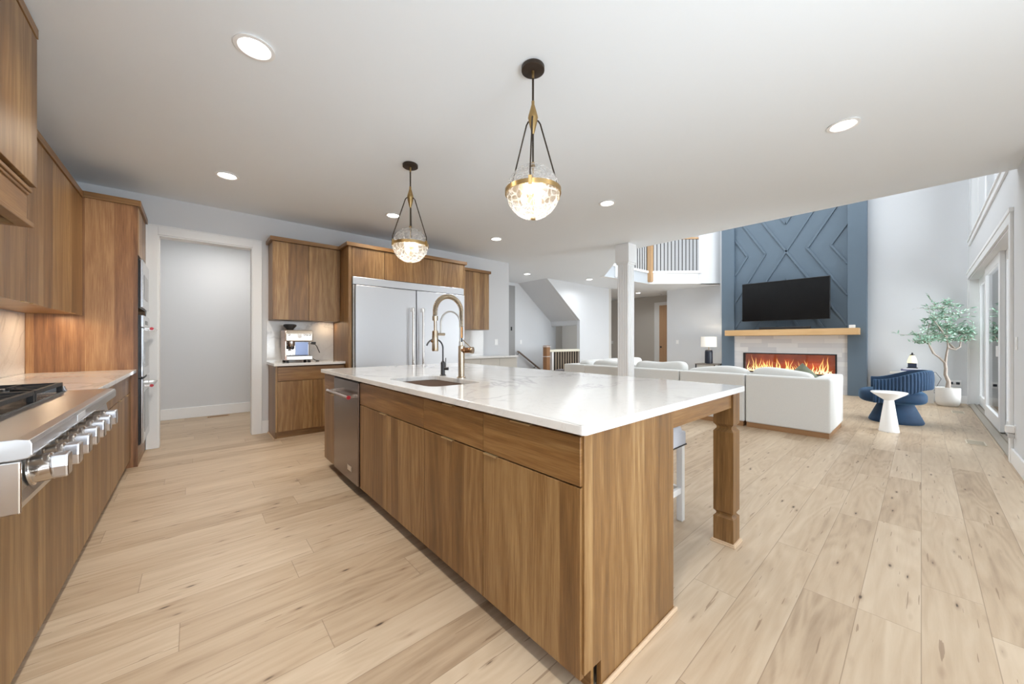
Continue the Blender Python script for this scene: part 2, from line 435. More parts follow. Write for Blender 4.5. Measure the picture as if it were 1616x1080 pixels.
struct('wall_unseen_side', MB().box(5.25, 5.35, -1.25, YR-.16, 0, CZ).box(5.25, 5.35, -2.1, -1.25, 2.4, CZ).box(5.25, 5.35, -2.1, -1.25, 0, .3).box(5.25, 5.35, -3.3, -2.1, 0, CZ), WALL)  # unseen wall with an opening, added to shape reflections in steel and wood
w = MB(); w.box(-1.2, 5.35, -3.32, -3.2, 2.45, CZ); w.box(-1.2, -.3, -3.32, -3.2, 0, 2.45); w.box(3.0, 5.35, -3.32, -3.2, 0, 2.45)
struct('wall_unseen_behind', w, WALL)  # unseen wall segments, added to darken what the refrigerator reflects
# back wall with cased pantry opening
w = MB(); w.box(XL, -.30, YB, YB+.13, 0, CZ); w.box(-.30, .575, YB, YB+.13, 2.40, CZ); w.box(.575, 4.934, YB, YB+.13, 0, CZ)
struct('wall_back', w, WALL)
c = MB(); c.box(-.392, -.298, YB-.02, YB, 0, 2.50); c.box(.572, .668, YB-.02, YB, 0, 2.50); c.box(-.298, .572, YB-.02, YB, 2.402, 2.50)
c.box(-.30, -.286, YB-.015, YB+.145, 0, 2.40); c.box(.561, .575, YB-.015, YB+.145, 0, 2.40); c.box(-.30, .575, YB-.015, YB+.145, 2.386, 2.40)
c.box(-.395, -.385, YB-.027, YB, 0, 2.507); c.box(.661, .671, YB-.027, YB, 0, 2.507); c.box(-.395, .671, YB-.027, YB, 2.495, 2.507)
struct('trim_1', c, TRIM, bevel=.003)
struct('wall_pantry', MB().box(-1.2, 2.2, 7.60, 7.72, 0, CZ), WALL)
struct('wall_pantry_side', MB().box(2.0, 2.12, YB+.13, 7.6, 0, CZ), WALL)
struct('wall_pantry_left', MB().box(-1.2, -1.06, YB, 7.6, 0, CZ), WALL)
struct('baseboard_pantry', MB().box(-1.06, 2.0, 7.583, 7.60, 0, .165), TRIM, bevel=.004)
struct('baseboard_back', MB().box(.671, .742, YB-.016, YB, 0, .165), TRIM, bevel=.003)
b = MB(); b.box(4.70, 4.95, YB-.016, YB, 0, .165); b.box(4.934, 4.95, YB, YB+.13, 0, .165)
struct('baseboard_back_end', b, TRIM, bevel=.003)

# stair hall: wall with the handrail, cut wall in front of the stairs, sloped soffit, beige stair walls beyond
struct('wall_stair', MB().box(4.2, 8.43, 7.50, 7.62, 0, CZ+.2), WALL)
struct('wall_hall_link', MB().box(4.80, 4.93, YB+.13, 7.5, 0, CZ), WALL)
struct('wall_stair_front', MB().prism([(6.83, CZ+.02), (8.21, 1.80), (8.21, 0), (9.66, 0), (9.66, CZ+.02)], 6.40, 6.50, 'y'), WALL)
struct('wall_soffit', MB().prism([(6.79, CZ+.05), (8.20, 1.80), (8.23, 1.66), (8.33, 1.66), (8.33, 1.86), (7.0, CZ+.2), (6.79, CZ+.2)], 6.50, 7.50, 'y'), WALL)
struct('wall_stair_back', MB().box(8.3, 12.2, 8.60, 8.70, -.2, 3.4), BEIGE)
struct('wall_stair_slope', MB().prism([(8.43, 0), (9.10, .38), (11.2, 2.0), (11.2, 3.1), (8.43, 3.1)], 8.30, 8.42, 'y'), HALLP)
struct('wall_hall_side', MB().box(9.66, 9.78, 6.40, 8.6, 0, CZ), HALLP)
struct('baseboard_stair_front', MB().box(8.22, 9.66, 6.384, 6.40, 0, .14), TRIM)
struct('baseboard_stair', MB().box(6.80, 8.43, 7.484, 7.50, 0, .14), TRIM)
# far hall behind the great room
struct('wall_hall_far', MB().box(12.55, 12.67, 3.6, 9.6, 0, CZ), HALLP)
struct('wall_hall_end', MB().box(9.6, 12.6, 9.5, 9.62, 0, CZ), HALLP)
w = MB(); w.box(11.52, 12.55, 5.33, 5.40, 0, CZ); w.box(11.40, 11.52, 3.45, 5.40, 0, CZ)
struct('wall_lamp_side', w, WALL)
struct('baseboard_lamp_side', MB().box(11.384, 11.40, 3.63, 5.40, 0, .14), TRIM)
# hall door in pale oak with white casing, seen edge-on past the corner
d = MB(); d.box(12.52, 12.55, 6.20, 6.40, 0, 2.60); d.box(12.52, 12.55, 5.30, 6.20, 2.48, 2.60); d.box(12.52, 12.549, 5.30, 5.42, 0, 2.48)
dr = struct('door_1', d, TRIM)
obj('door_panel', MB().box(12.50, 12.535, 5.36, 6.20, 0.01, 2.48), DOORW, dr)
k = MB(); k.lathe([(.012, 0), (.012, .04), (.028, .045), (.03, .065), (.02, .08)], (12.50, 6.12, 1.0), 14, 'x'); 
k.bm.verts.ensure_lookup_table()
for v in k.bm.verts: v.co.x = 12.50-(v.co.x-12.50)
obj('door_knob', k, GRAPH, dr, smooth=True)
# dark door standing at the edge of the kitchen wall end
d = MB(); d.box(6.38, 6.70, 7.465, 7.50, 0, 2.74)
dr = struct('door_2', d, simple('grey_door_paint', (150, 150, 150), .6))
h = MB()
for z in (.32, .75, 1.55): h.box(6.545, 6.575, 7.445, 7.465, z-.05, z+.05)
obj('hinge', h, BLACKM, dr)

# fireplace wall, white part, and the wall above the balcony edge
struct('wall_fireplace', MB().box(XF, XF+.14, YR, 3.74, 0, HZ), WALL)
struct('wall_upper_flank', MB().prism([(XF+.0, 3.74), (XF+.30, 3.74), (10.83, 4.19), (10.66, 4.14)], CZ, HZ, 'z'), WALL)
struct('wall_upper_kitchen', MB().prism([(5.84, 3.56), (7.70, 5.245), (7.62, 5.36), (5.72, 3.7)], CZ+.05, HZ), WALL)
struct('wall_upper_near', MB().box(5.71, 5.83, YR-.14, 3.6, CZ+.05, HZ), WALL)
struct('wall_upper_hall', MB().box(6.0, 14.4, 8.8, 8.92, CZ+.3, HZ), simple('upper_hall_paint', (186, 174, 162), .85))
struct('wall_upper_hall_side', MB().box(12.6, 12.72, 3.2, 8.8, CZ+.3, HZ), WALL)
struct('baseboard_fireplace', MB().box(XF-.016, XF, YR, .78, 0, .15), TRIM, bevel=.003)

# wall with the sliding door and the upper window
SY0, SY1 = YR-.16, YR
w = MB()
w.box(5.2, 6.13, SY0, SY1, 0, HZ); w.box(11.0, XF+.14, SY0, SY1, 0, HZ)
w.box(6.13, 11.0, SY0, SY1, 2.38, 3.05); w.box(6.13, 6.3, SY0, SY1, 3.05, HZ); w.box(6.13, 11.0, SY0, SY1, 5.35, HZ); w.box(10.86, 11.0, SY0, SY1, 3.05, HZ)
struct('wall_right', w, WALL)
struct('baseboard_right', MB().box(5.2, 6.03, SY1, SY1+.017, 0, .15), TRIM, bevel=.004)
c = MB()
c.box(11.0, 11.09, SY1, SY1+.022, 0, 2.38); c.box(6.035, 6.13, SY1, SY1+.022, 0, 2.38); c.box(6.035, 11.09, SY1, SY1+.022, 2.38, 2.475); c.box(6.02, 11.095, SY1, SY1+.03, 2.475, 2.52)
c.box(10.985, 11.0, SY0, SY1, 0, 2.38); c.box(6.13, 6.145, SY0, SY1, 0, 2.38); c.box(6.13, 11.0, SY0, SY1, 2.36, 2.38)
c.box(6.3, 10.86, SY1, SY1+.02, 2.97, 3.05); c.box(6.28, 10.88, SY1, SY1+.035, 3.05, 3.075)
struct('trim_2', c, TRIM, bevel=.003)
# sliding door: fixed and sliding panels
dr = struct('door_3', MB().box(6.13, 11.0, SY0, SY1+.01, 0, .018), simple('door_track', (176, 168, 156), .4, .5), bevel=.002)
tr = MB(); tr.box(6.14, 10.98, -.668, -.660, .018, .030); tr.box(6.14, 10.98, -.715, -.707, .018, .030)
obj('track_rail', tr, simple('aluminium_rail', (160, 150, 135), .35, .8), dr)
def panel(x0, x1, y, n):
    st = .13
    f = MB(); f.box(x0, x0+st, y-.022, y+.022, .03, 2.36); f.box(x1-st, x1, y-.022, y+.022, .03, 2.36)
    f.box(x0+st, x1-st, y-.022, y+.022, .03, .03+.17); f.box(x0+st, x1-st, y-.022, y+.022, 2.36-.13, 2.36)
    p = obj('sash', f, TRIM, dr, bevel=.004)
    obj('pane', MB().box(x0+st, x1-st, y-.004, y+.004, .20, 2.23), GLASS, p)
    return p
panel(9.36, 10.98, -.735, 1); panel(7.76, 9.44, -.688, 2); p3 = panel(6.15, 7.84, -.735, 3)
h = MB(); h.box(7.86, 7.875, -.668, -.645, 1.0, 1.14); obj('pull_handle', h, WHITE, dr, bevel=.004)
# upper window
wf = MB(); wf.box(6.3, 10.86, SY0, SY1-.02, 3.05, 3.11); wf.box(6.3, 10.86, SY0, SY1-.02, 5.29, 5.35)
for x in (6.3, 7.42, 8.55, 9.68, 10.79): wf.box(x, x+.07, SY0, SY1-.02, 3.05, 5.35)
wn1 = struct('window_1', wf, TRIM, bevel=.003)
for x in (6.37, 7.49, 8.62, 9.75): obj('pane', MB().box(x, x+1.05, -.70, -.694, 3.11, 5.29), GLASS, wn1)

# outside: pale deck and white railing
tag(obj('deck', MB().box(5.3, 14, -4.6, SY0-.02, -.16, -.04), simple('deck_boards', (196, 192, 186), .8, noise=.1, nscale=3)), None, None, kind='structure')

# balcony edge: fascia and landing above the hall
YBAL = 5.10
f = MB(); f.prism([(7.66, 5.26), (7.70, 5.235), (9.66, YBAL), (10.72, 4.10), (10.84, 4.20), (9.72, YBAL+.14), (7.70, 5.37)], CZ-.005, 3.16)
f.prism([(8.10, 5.17), (8.27, 5.155), (8.28, 5.25), (8.11, 5.265)], 2.85, 3.24)
struct('trim_3', f, TRIM)
struct('floor_upper', MB().prism([(7.70, 5.37), (9.72, YBAL+.14), (10.9, 4.22), (12.6, 4.22), (12.6, 8.8), (7.70, 8.8)], CZ+.3, 3.14), BEIGE)
cp = MB(); cp.prism([(7.68, 5.20), (9.635, YBAL-.03), (10.68, 4.06), (10.84, 4.22), (9.72, YBAL+.15), (7.70, 5.38)], 3.12, 3.185)
struct('trim_4', cp, TRIM, bevel=.006)

# ------------------------------------------------------------------ fireplace wall
m, nt, bb = newmat('stacked_tile'); N = NT(nt)
x_, y_, z_ = N.sep(N.obj())
rw = N.math('FLOOR', N.math('DIVIDE', z_, .105)); sh = N.math('MULTIPLY', N.white(N.xyz(rw, 2, 5)), .6)
yy = N.math('DIVIDE', N.math('ADD', y_, sh), .61); cl = N.math('FLOOR', yy)
tn = N.white(N.xyz(rw, cl, 1)); fz = N.math('FRACT', N.math('DIVIDE', z_, .105)); fy = N.math('FRACT', yy)
gl = N.math('MAXIMUM', N.math('LESS_THAN', fz, .025), N.math('LESS_THAN', fy, .005))
cc = N.mix(tn, lin((200, 200, 203)), lin((228, 227, 226))); cc = N.mix(N.math('MULTIPLY', gl, .5), cc, lin((175, 175, 175)))
nt.links.new(cc, bb.inputs['Base Color']); bb.inputs['Roughness'].default_value = .45
TILE = m
struct('trim_5', MB().box(10.90, XF, 3.33, 3.635, 0, HZ), NAVY, bevel=.004, label='slate blue pilaster left of the television')
struct('trim_6', MB().box(10.90, XF, .777, 1.085, 0, HZ), NAVY, bevel=.004, label='slate blue pilaster right of the television')
pn = struct('wall_fireplace_panel', MB().box(11.0, XF, 1.085, 3.33, 1.33, HZ), NAVY)
ch = MB()
K = [[(3.33,3.93),(3.045,3.44),(3.33,2.97)], [(3.33,4.60),(2.643,3.44),(3.33,2.25)], [(3.33,5.30),(1.09,1.56)], [(1.09,5.30),(3.33,1.56)],
     [(1.09,4.60),(1.801,3.43),(1.09,2.24)], [(1.09,3.87),(1.377,3.42),(1.09,2.955)], [(2.95,5.35),(2.22,4.113),(1.49,5.35)],
     [(2.92,1.50),(2.22,2.75),(1.50,1.50)], [(2.49,1.50),(2.22,2.02),(1.94,1.50)]]
for pl in K:
    for a, b in zip(pl, pl[1:]): ch.bar((10.988, a[0], a[1]), (10.988, b[0], b[1]), .044, .03, (1, 0, 0))
for s in (0,):
    pass
struct('trim_7', ch, NAVY, bevel=.002, label='raised zigzag battens on the slate blue panel')
t = MB(); t.box(10.93, XF, 1.085, 3.33, .905, 1.34); t.box(10.93, XF, 1.085, 1.262, 0, .905); t.box(10.93, XF, 3.118, 3.33, 0, .905); t.box(10.93, XF, 1.262, 3.118, 0, .40)
struct('wall_tile_surround', t, TILE)
fp = thing('linear_fireplace', 'wide black framed linear fireplace with orange flames set in pale tile', 'fireplace', (10.93, 2.19, .40))
f = MB(); x0, x1 = 10.915, 10.94
f.box(x0, x1, 1.262, 1.292, .40, .905); f.box(x0, x1, 3.088, 3.118, .40, .905); f.box(x0, x1, 1.292, 3.088, .40, .43); f.box(x0, x1, 1.292, 3.088, .88, .905)
obj('frame', f, BLACKM, fp)
m, nt, bb = newmat('firebox_back_glow'); N = NT(nt)
c = N.ramp(N.noise(N.obj(), 4, 3), [(.3, lin((120, 44, 14))), (.7, lin((168, 74, 28)))]); nt.links.new(c, bb.inputs['Base Color'])
bb.inputs['Roughness'].default_value = 1; bb.inputs['Specular IOR Level'].default_value = .1; nt.links.new(c, bb.inputs['Emission Color']); bb.inputs['Emission Strength'].default_value = .3  # emission puts the firelight glow into the back panel's own colour
fb = MB(); fb.box(11.085, 11.096, 1.27, 3.11, .40, .905)
obj('back_panel', fb, m, fp, )['label'] = 'orange back panel behind the flames with painted-in fire glow'
f = MB(); f.box(10.94, 11.09, 1.262, 1.275, .40, .905); f.box(10.94, 11.09, 3.105, 3.118, .40, .905); f.box(10.94, 11.09, 1.27, 3.11, .892, .905); f.box(10.94, 11.09, 1.27, 3.11, .395, .41)
obj('firebox_lining', f, simple('firebox_lining_metal', (70, 48, 40), .4), fp)
m, nt, bb = newmat('flame'); N = NT(nt)
z_ = N.sep(N.obj())[2]
c = N.ramp(N.math('MULTIPLY', z_, 2.2), [(.05, lin((255, 246, 205))), (.4, lin((255, 214, 120))), (.95, lin((255, 150, 50)))])
nt.links.new(c, bb.inputs['Emission Color']); bb.inputs['Emission Strength'].default_value = 1.3; bb.inputs['Base Color'].default_value = (0, 0, 0, 1)
fl = MB(); R = random.Random(4)
for i in range(78):
    y = 1.38+1.64*i/77+R.uniform(-.015, .015); hgt = R.choice([.10, .13, .17, .22, .30, .36])*R.uniform(.8, 1.1)
    hgt *= .8+.3*abs(sin(y*5)); xx = 11.02+R.uniform(-.04, .04); lean = R.uniform(-.09, .09); r = R.uniform(.008, .018); ph = R.uniform(0, 6)
    pts = []; rs = []
    for k in range(8):
        q = k/7; pts.append((xx, y+lean*q*q*hgt*2.5+.012*sin(q*7+ph), .43+hgt*q)); rs.append(max(.0012, r*(1-q)**.8*(1.15 if k else .8)))
    fl.tube(pts, rs, 6)
o = obj('flame', fl, m, fp, smooth=True); o['kind'] = 'stuff'
em = MB()
for i in range(70):
    em.blob((11.01+R.uniform(-.05, .05), 1.33+R.random()*1.72, .425), (.022, .026, .016), 2, 7, 5)
o = obj('ember_stone', em, simple('ember_glass', (225, 205, 180), .2, emit=(255, 190, 110), estr=.5), fp); o['kind'] = 'stuff'
obj('glass_front', MB().box(10.93, 10.934, 1.292, 3.088, .43, .88), GLASS, fp)
for y in (1.7, 2.2, 2.7):
    pl = bpy.data.lights.new('flame_light', 'POINT'); pl.energy = 1.2; pl.color = (1, .5, .2); pl.shadow_soft_size = .12
    o = bpy.data.objects.new('flame_light', pl); COL.objects.link(o); o.location = (10.98, y, .60)
tag(obj('mantel_shelf', MB().box(10.60, 10.93, .875, 3.46, 1.345, 1.49), OAKL, bevel=.004), 'long pale oak mantel beam across the slate blue fireplace wall', 'mantel')
tag(obj('soundbar', MB().box(10.70, 10.80, 1.70, 2.71, 1.49, 1.555), BLACKM, bevel=.012), 'slim black soundbar lying on the oak mantel below the television', 'soundbar')
tag(obj('router_box', MB().box(10.72, 10.80, .945, 1.045, 1.49, 1.56), WHITE, bevel=.006), 'small white plastic box on the right end of the oak mantel', 'box')
tv = thing('television', 'large black flat television mounted above the oak mantel', 'television', (10.85, 2.2, 2.2))
obj('housing', MB().box(10.705, 10.76, 1.352, 3.084, 1.71, 2.682), BLACKM, tv, bevel=.008)
obj('screen', MB().box(10.700, 10.706, 1.364, 3.072, 1.724, 2.670), SCREEN, tv)
obj('wall_bracket', MB().box(10.76, 10.99, 1.95, 2.45, 2.0, 2.4), BLACKM, tv)

# ------------------------------------------------------------------ living room furniture
sf = thing('sectional_sofa', 'large cream sectional sofa on a wooden plinth with its back to the kitchen', 'sofa', (6.3, 2.5, 0))
SY = [(.733, 1.640), (1.655, 2.560), (2.575, 3.480), (3.495, 4.43)]
for a, b in SY:
    if a > 1: obj('back_panel', MB().box(5.83, 6.02, a, b, .065, .733), SOFA, sf, bevel=.022, seg=3)
    p = a+.19 if a < 1 else a
    obj('seat_base', MB().box(6.0, 6.90, p-.01, b-.005, .065, .30), SOFA, sf, bevel=.02)
    obj('seat_cushion', MB().blob((6.50, (p+b)/2, .375), (.42, (b-p)/2, .09), 7, 36, 14), SOFA, sf, smooth=True)
    hh = {.733: .80, 1.655: .79, 2.575: .845, 3.495: .80}[a]
    def sq(q, s=a):
        q.z += .022*sin(q.y*6+s*9)*(1 if q.z > 0 else 0); q.x += .15*q.z; return q
    obj('back_cushion', MB().blob((6.15, (p+b)/2, (hh+.42)/2), (.13, (b-p)/2-.01, (hh-.40)/2), 5, 40, 18, squash=sq), SOFA, sf, smooth=True)
obj('arm', MB().prism([(5.83, .733), (6.91, .733), (6.91, .915), (6.02, .915), (6.02, 1.640), (5.83, 1.640)], .065, .733), SOFA, sf, bevel=.022, seg=3)
pl = MB()
for a, b in SY: pl.box(5.845, 6.88, a+.015, b-.01, 0, .066)
pl.box(6.9, 8.35, 4.0, 4.93, 0, .066)
obj('plinth', pl, PLINTH, sf)['label'] = 'brown wooden plinth under the sofa'
# return section along the far side
obj('back_panel', MB().box(5.83, 8.40, 4.78, 4.96, .065, .73), SOFA, sf, bevel=.022)
obj('seat_base', MB().box(5.85, 8.38, 4.03, 4.79, .065, .30), SOFA, sf, bevel=.02)
obj('back_panel', MB().box(5.83, 6.02, 4.43, 4.80, .065, .733), SOFA, sf, bevel=.022)
for i, (a, b) in enumerate(((6.1, 6.85), (6.87, 7.6), (7.62, 8.36))):
    obj('back_cushion', MB().blob(((a+b)/2, 4.68, .61), ((b-a)/2, .13, .20), 5, 32, 14), SOFA, sf, smooth=True)
    obj('seat_cushion', MB().blob(((a+b)/2, 4.36, .37), ((b-a)/2, .36, .09), 7, 32, 12), SOFA, sf, smooth=True)
tp = MB(); n_ = 14; gr2 = []
for sgn in (1, -1):
    g_ = []
    for i in range(n_+1):
        row_ = []
        for j in range(n_+1):
            u, v = -1+2*i/n_, -1+2*j/n_
            th = .075*max(0, (1-u**4)*(1-v**4))**.6
            pin = 1-.06*(1-abs(u))*(abs(v)**3)-.06*(1-abs(v))*(abs(u)**3)
            row_.append(tp.bm.verts.new((sgn*th, u*.215*pin, v*.215*pin)))
        g_.append(row_)
    for i in range(n_):
        for j in range(n_): tp.bm.faces.new((g_[i][j], g_[i+1][j], g_[i+1][j+1], g_[i][j+1]))
tp.rot(radians(45), 'X'); tp.rot(radians(-12), 'Y'); tp.shift((6.37, 1.085, .605))
tag(obj('throw_pillow', tp, PILLOW, smooth=True), 'sage green throw pillow poking up point-first behind the cream sofa back', 'pillow')
tag(obj('ottoman', MB().box(5.80, 6.02, 4.99, 5.2, 0, .60), simple('grey_tweed', (128, 126, 130), .9), bevel=.02), 'small dark grey upholstered block past the far left end of the cream sofa', 'ottoman')

# end table and lamp left of the fireplace
et = thing('end_table', 'square grey end table with black frame left of the fireplace', 'table', (10.86, 3.96, 0))
obj('table_top', MB().box(10.60, 11.12, 3.70, 4.22, .555, .578), simple('grey_oak_top', (120, 112, 104), .6), et, bevel=.003)
obj('drawer_box', MB().box(10.64, 11.10, 3.74, 4.19, .18, .555), simple('grey_white_box', (204, 202, 198), .7), et, bevel=.003)
for sx in (10.61, 11.085):
    for sy in (3.705, 4.19): obj('leg', MB().box(sx, sx+.025, sy, sy+.025, 0, .555), BLACKM, et)
tl = thing('table_lamp', 'table lamp with black ribbed base and white drum shade on the grey end table', 'lamp', (10.86, 3.95, .578))
obj('base', MB().lathe([(.07, .578), (.098, .59), (.10, .62), (.10, .90), (.092, .945), (.07, .965), (.02, .972)], (10.86, 3.95, 0), 32), simple('black_blue_ceramic', (34, 38, 50), .35, bump=.3, nscale=40), tl, smooth=True)
obj('stem', MB().tube([(10.86, 3.95, .968), (10.86, 3.95, 1.07)], .008), BRASS, tl)
sh = MB(); sh.lathe([(.192, 1.045), (.198, 1.045), (.198, 1.33), (.192, 1.33)], (10.86, 3.95, 0), 40)
bmesh.ops.delete(sh.bm, geom=[f for f in sh.bm.faces if len(f.verts) > 4], context='FACES_ONLY')
obj('lamp_shade', sh, SHADE, tl, smooth=True)
obj('bulb', MB().sphere((10.86, 3.95, 1.16), .032), BULB, tl, smooth=True)
pl = bpy.data.lights.new('lamp_light', 'POINT'); pl.energy = 5; pl.color = (1, .86, .68); pl.shadow_soft_size = .05
o = bpy.data.objects.new('lamp_light', pl); COL.objects.link(o); o.location = (10.86, 3.95, 1.22)

# blue velvet barrel chair
CX, CY = 7.88, .265
ang = radians(96)                      # it faces the fireplace end of the sofa
chr_ = thing('barrel_chair', 'blue velvet barrel chair with channel-tufted wraparound back', 'chair', (CX, CY, 0), rotz=ang)
def loc(mb): mb.rot(ang); mb.shift((CX, CY, 0)); return mb
obj('pedestal', loc(MB().lathe([(.285, .0), (.292, .02), (.282, .05), (.195, .26), (.185, .31)], (-.01, 0, 0), 56)), VELVET, chr_, smooth=True)
st = MB(); st.blob((.035, 0, .385), (.355, .325, .108), 3.6, 56, 20); obj('seat_cushion', loc(st), VELVET, chr_, smooth=True)
bk = MB()
n = 176; rings = []
for i in range(n+1):
    t = i/n
    s = (t-.5)*2; k = abs(s)          # U-shaped path open to the front: the arms run forward, the back bows round
    if k > .66: q = (k-.66)/.34; px_, py_ = -.03+q*.27, math.copysign(.335, s); nx, ny = 0, math.copysign(1, s)
    else:
        b_ = s/.66*pi/2; px_, py_ = -.03-.325*cos(b_), .335*sin(b_); nx, ny = -cos(b_), sin(b_)
    back = max(0, min(1, (.20-px_)/.52)); e = back*back*(3-2*back)
    top = .640+.140*e; bot = .30+.215*e
    rib = .011*abs(sin(i*pi/4)); o_ = .022+rib
    prof = [(-.035, bot+.02), (-.022, bot), (o_-.012, bot), (o_, bot+.018), (o_+.004, (bot+top)/2), (o_, top-.025), (o_-.015, top), (-.024, top), (-.038, top-.02)]
    rings.append([bk.bm.verts.new((px_+nx*d, py_+ny*d, z)) for d, z in prof])
for A, B in zip(rings, rings[1:]):
    m_ = len(A)
    for j in range(m_): bk.bm.faces.new((A[j], A[(j+1) % m_], B[(j+1) % m_], B[j]))
bk.bm.faces.new(rings[0][::-1]); bk.bm.faces.new(rings[-1])
obj('wraparound_back', loc(bk), VELVET, chr_, smooth=True)

TX, TY = 6.95, .285
ptb = thing('pedestal_table', 'small white cone-footed pedestal table in front of the blue chair', 'table', (TX, TY, 0))
obj('table_top', MB().lathe([(.05, .42), (.07, .435), (.165, .505), (.176, .518), (.176, .524), (.17, .528)], (TX, TY, 0), 56), WHITE, ptb, smooth=True)
obj('base', MB().lathe([(.098, 0), (.10, .01), (.096, .03), (.048, .41), (.048, .44)], (TX, TY, 0), 48), WHITE, ptb, smooth=True)

# low cabinet with books and lantern behind the chair
lc = thing('low_cabinet', 'low pale grey cabinet against the wall behind the blue chair', 'cabinet', (10.86, .1, 0))
obj('cabinet_body', MB().box(10.70, 11.09, -.16, .40, .0, .545), simple('pale_grey_lacquer', (214, 213, 210), .5), lc, bevel=.004)
obj('cabinet_top', MB().box(10.67, 11.09, -.18, .43, .545, .572), simple('pale_stone_top', (206, 202, 194), .5), lc, bevel=.003)
for i, (dx, w, t, c, lab) in enumerate(((0, .30, .035, (226, 226, 232), 'white hardcover book lying on the low cabinet, bottom of the pile'), (.01, .27, .03, (96, 98, 130), 'dark violet hardcover book lying between the two books on the cabinet'), (-.01, .25, .025, (214, 216, 224), 'pale grey book on top of the pile under the lantern'))):
    z = .572+[0, .035, .065][i]
    bk_ = thing('book', lab, 'book', (10.85, .13, z), 'books on the low cabinet')
    obj('cover', MB().box(10.85-.11, 10.85+.11, .13-w/2+dx, .13+w/2+dx, z, z+.004).box(10.85-.11, 10.85+.11, .13-w/2+dx, .13+w/2+dx, z+t-.004, z+t).box(10.735, 10.742, .13-w/2+dx, .13+w/2+dx, z, z+t), simple('book_cover', c, .5), bk_)
    obj('pages', MB().box(10.743, 10.957, .13-w/2+dx+.005, .13+w/2+dx-.005, z+.004, z+t-.004), simple('book_pages', (236, 232, 222), .8), bk_)
ln = thing('lantern_lamp', 'small lantern lamp with glass chimney standing on the books', 'lamp', (10.85, .12, .662))
obj('base', MB().box(10.79, 10.91, .06, .18, .674, .765), simple('dark_blue_lacquer', (40, 48, 66), .4), ln, bevel=.006)
obj('foot', MB().box(10.775, 10.925, .045, .195, .662, .674), BLACKM, ln)
lp = MB().lathe([(.072, .765), (.068, .80), (.055, .86), (.036, .905), (.028, .92)], (10.85, .12, 0), 24)
obj('chimney', lp, simple('frosted_lantern_glass', (245, 238, 220), .4, emit=(255, 230, 170), estr=.45), ln, smooth=True)
obj('finial', MB().lathe([(.034, .92), (.034, .93), (.012, .94), (.016, .955), (.006, .975)], (10.85, .12, 0), 16), BLACKM, ln, smooth=True)
cd = MB().tube([(11.0, -.05, .60), (11.03, -.19, .585), (11.05, -.26, .46), (11.05, -.20, .30), (11.06, -.16, .20), (11.06, -.25, .08), (11.05, -.30, .012)], .004, 6)
tag(obj('power_cord', cd, GRAPH, smooth=True), 'thin dark power cord hanging beside the low cabinet toward the pot', 'cord')

# potted olive tree
PX, PY = 10.50, -.325
tr = thing('potted_olive_tree', 'tall olive tree in a round off-white pot beside the sliding door', 'plant', (PX, PY, 0))
obj('pot', MB().lathe([(.08, 0), (.115, .004), (.142, .035), (.154, .09), (.156, .20), (.156, .335), (.148, .342), (.140, .335), (.138, .30)], (PX, PY, 0), 48), POTM, tr, smooth=True)
obj('soil', MB().lathe([(.137, .29), (.125, .32), (.06, .338), (.01, .34)], (PX, PY, 0), 30), SOIL, tr, smooth=True)
R = random.Random(21)
RV = Vector((cos(YAW), -sin(YAW), 0)); FV = Vector((sin(YAW), cos(YAW), 0)); C0 = Vector((PX, PY, 0))
def T(u, z, d=0): return C0+RV*u+FV*d+Vector((0, 0, z))
bk = MB()
bk.tube([T(.0, .32), T(.015, .45), T(-.02, .58, .02), T(-.035, .70), T(-.05, .80)], [.036, .029, .024, .022, .021], 10)
mains = [[T(-.05, .80), T(-.12, .90, .03), T(-.20, .97, .05), T(-.26, 1.08, .05), T(-.38, 1.20, .0)],
         [T(-.045, .79), T(-.06, .95, -.03), T(-.055, 1.10, -.05), T(-.08, 1.25, -.06), T(-.06, 1.5, -.03), T(-.06, 1.72, 0)],
         [T(-.055, 1.08, -.05), T(.02, 1.05, -.1), T(.08, 1.10, -.12), T(.12, 1.22, -.1), T(.25, 1.34, -.05)],
         [T(-.20, .97, .05), T(-.19, 1.10, .12), T(-.22, 1.3, .15), T(-.2, 1.55, .12)],
         [T(-.08, 1.25, -.06), T(-.25, 1.42, -.1), T(-.36, 1.6, -.08)],
         [T(.02, 1.05, -.1), T(.06, 1.25, .1), T(.1, 1.5, .1)]]
for p in mains: bk.tube(p, [.018-.013*i/(len(p)-1) for i in range(len(p))], 8)
ends = []
for (u, z, n, sp) in ((-.06, 1.9, 9, .16), (-.2, 1.82, 8, .16), (.06, 1.72, 8, .15), (-.36, 1.62, 9, .17), (-.2, 1.5, 12, .2), (-.05, 1.45, 14, .2), (.1, 1.4, 14, .2), (.25, 1.36, 13, .18), (.36, 1.42, 7, .15), (-.42, 1.25, 9, .17), (-.56, 1.32, 7, .13), (-.5, 1.2, 8, .17), (-.28, 1.24, 10, .17), (.0, 1.24, 11, .17), (.2, 1.24, 9, .15), (.32, 1.25, 9, .13), (-.08, 1.64, 10, .18), (-.12, 1.33, 12, .22)):
    for i in range(n):
        d = R.gauss(0, .12); ends.append((T(u, z, R.gauss(0, .1)), T(u+R.gauss(0, sp), z+abs(R.gauss(0, sp*.6))-.03, d)))
lf = MB()
def leaf(mb, p, d, L, wd):
    d = d.normalized(); s = d.cross(Vector((R.uniform(-1, 1), R.uniform(-1, 1), R.uniform(-1, 1)))).normalized(); nrm = d.cross(s)
    pts = [p, p+d*L*.3+s*wd, p+d*L*.7+s*wd*.8, p+d*L-nrm*L*.08, p+d*L*.7-s*wd*.8, p+d*L*.3-s*wd]
    vs = [mb.bm.verts.new(q) for q in pts]; mid = mb.bm.verts.new(p+d*L*.5-nrm*wd*.35)
    for i in range(6): mb.bm.faces.new((vs[i], vs[(i+1) % 6], mid))
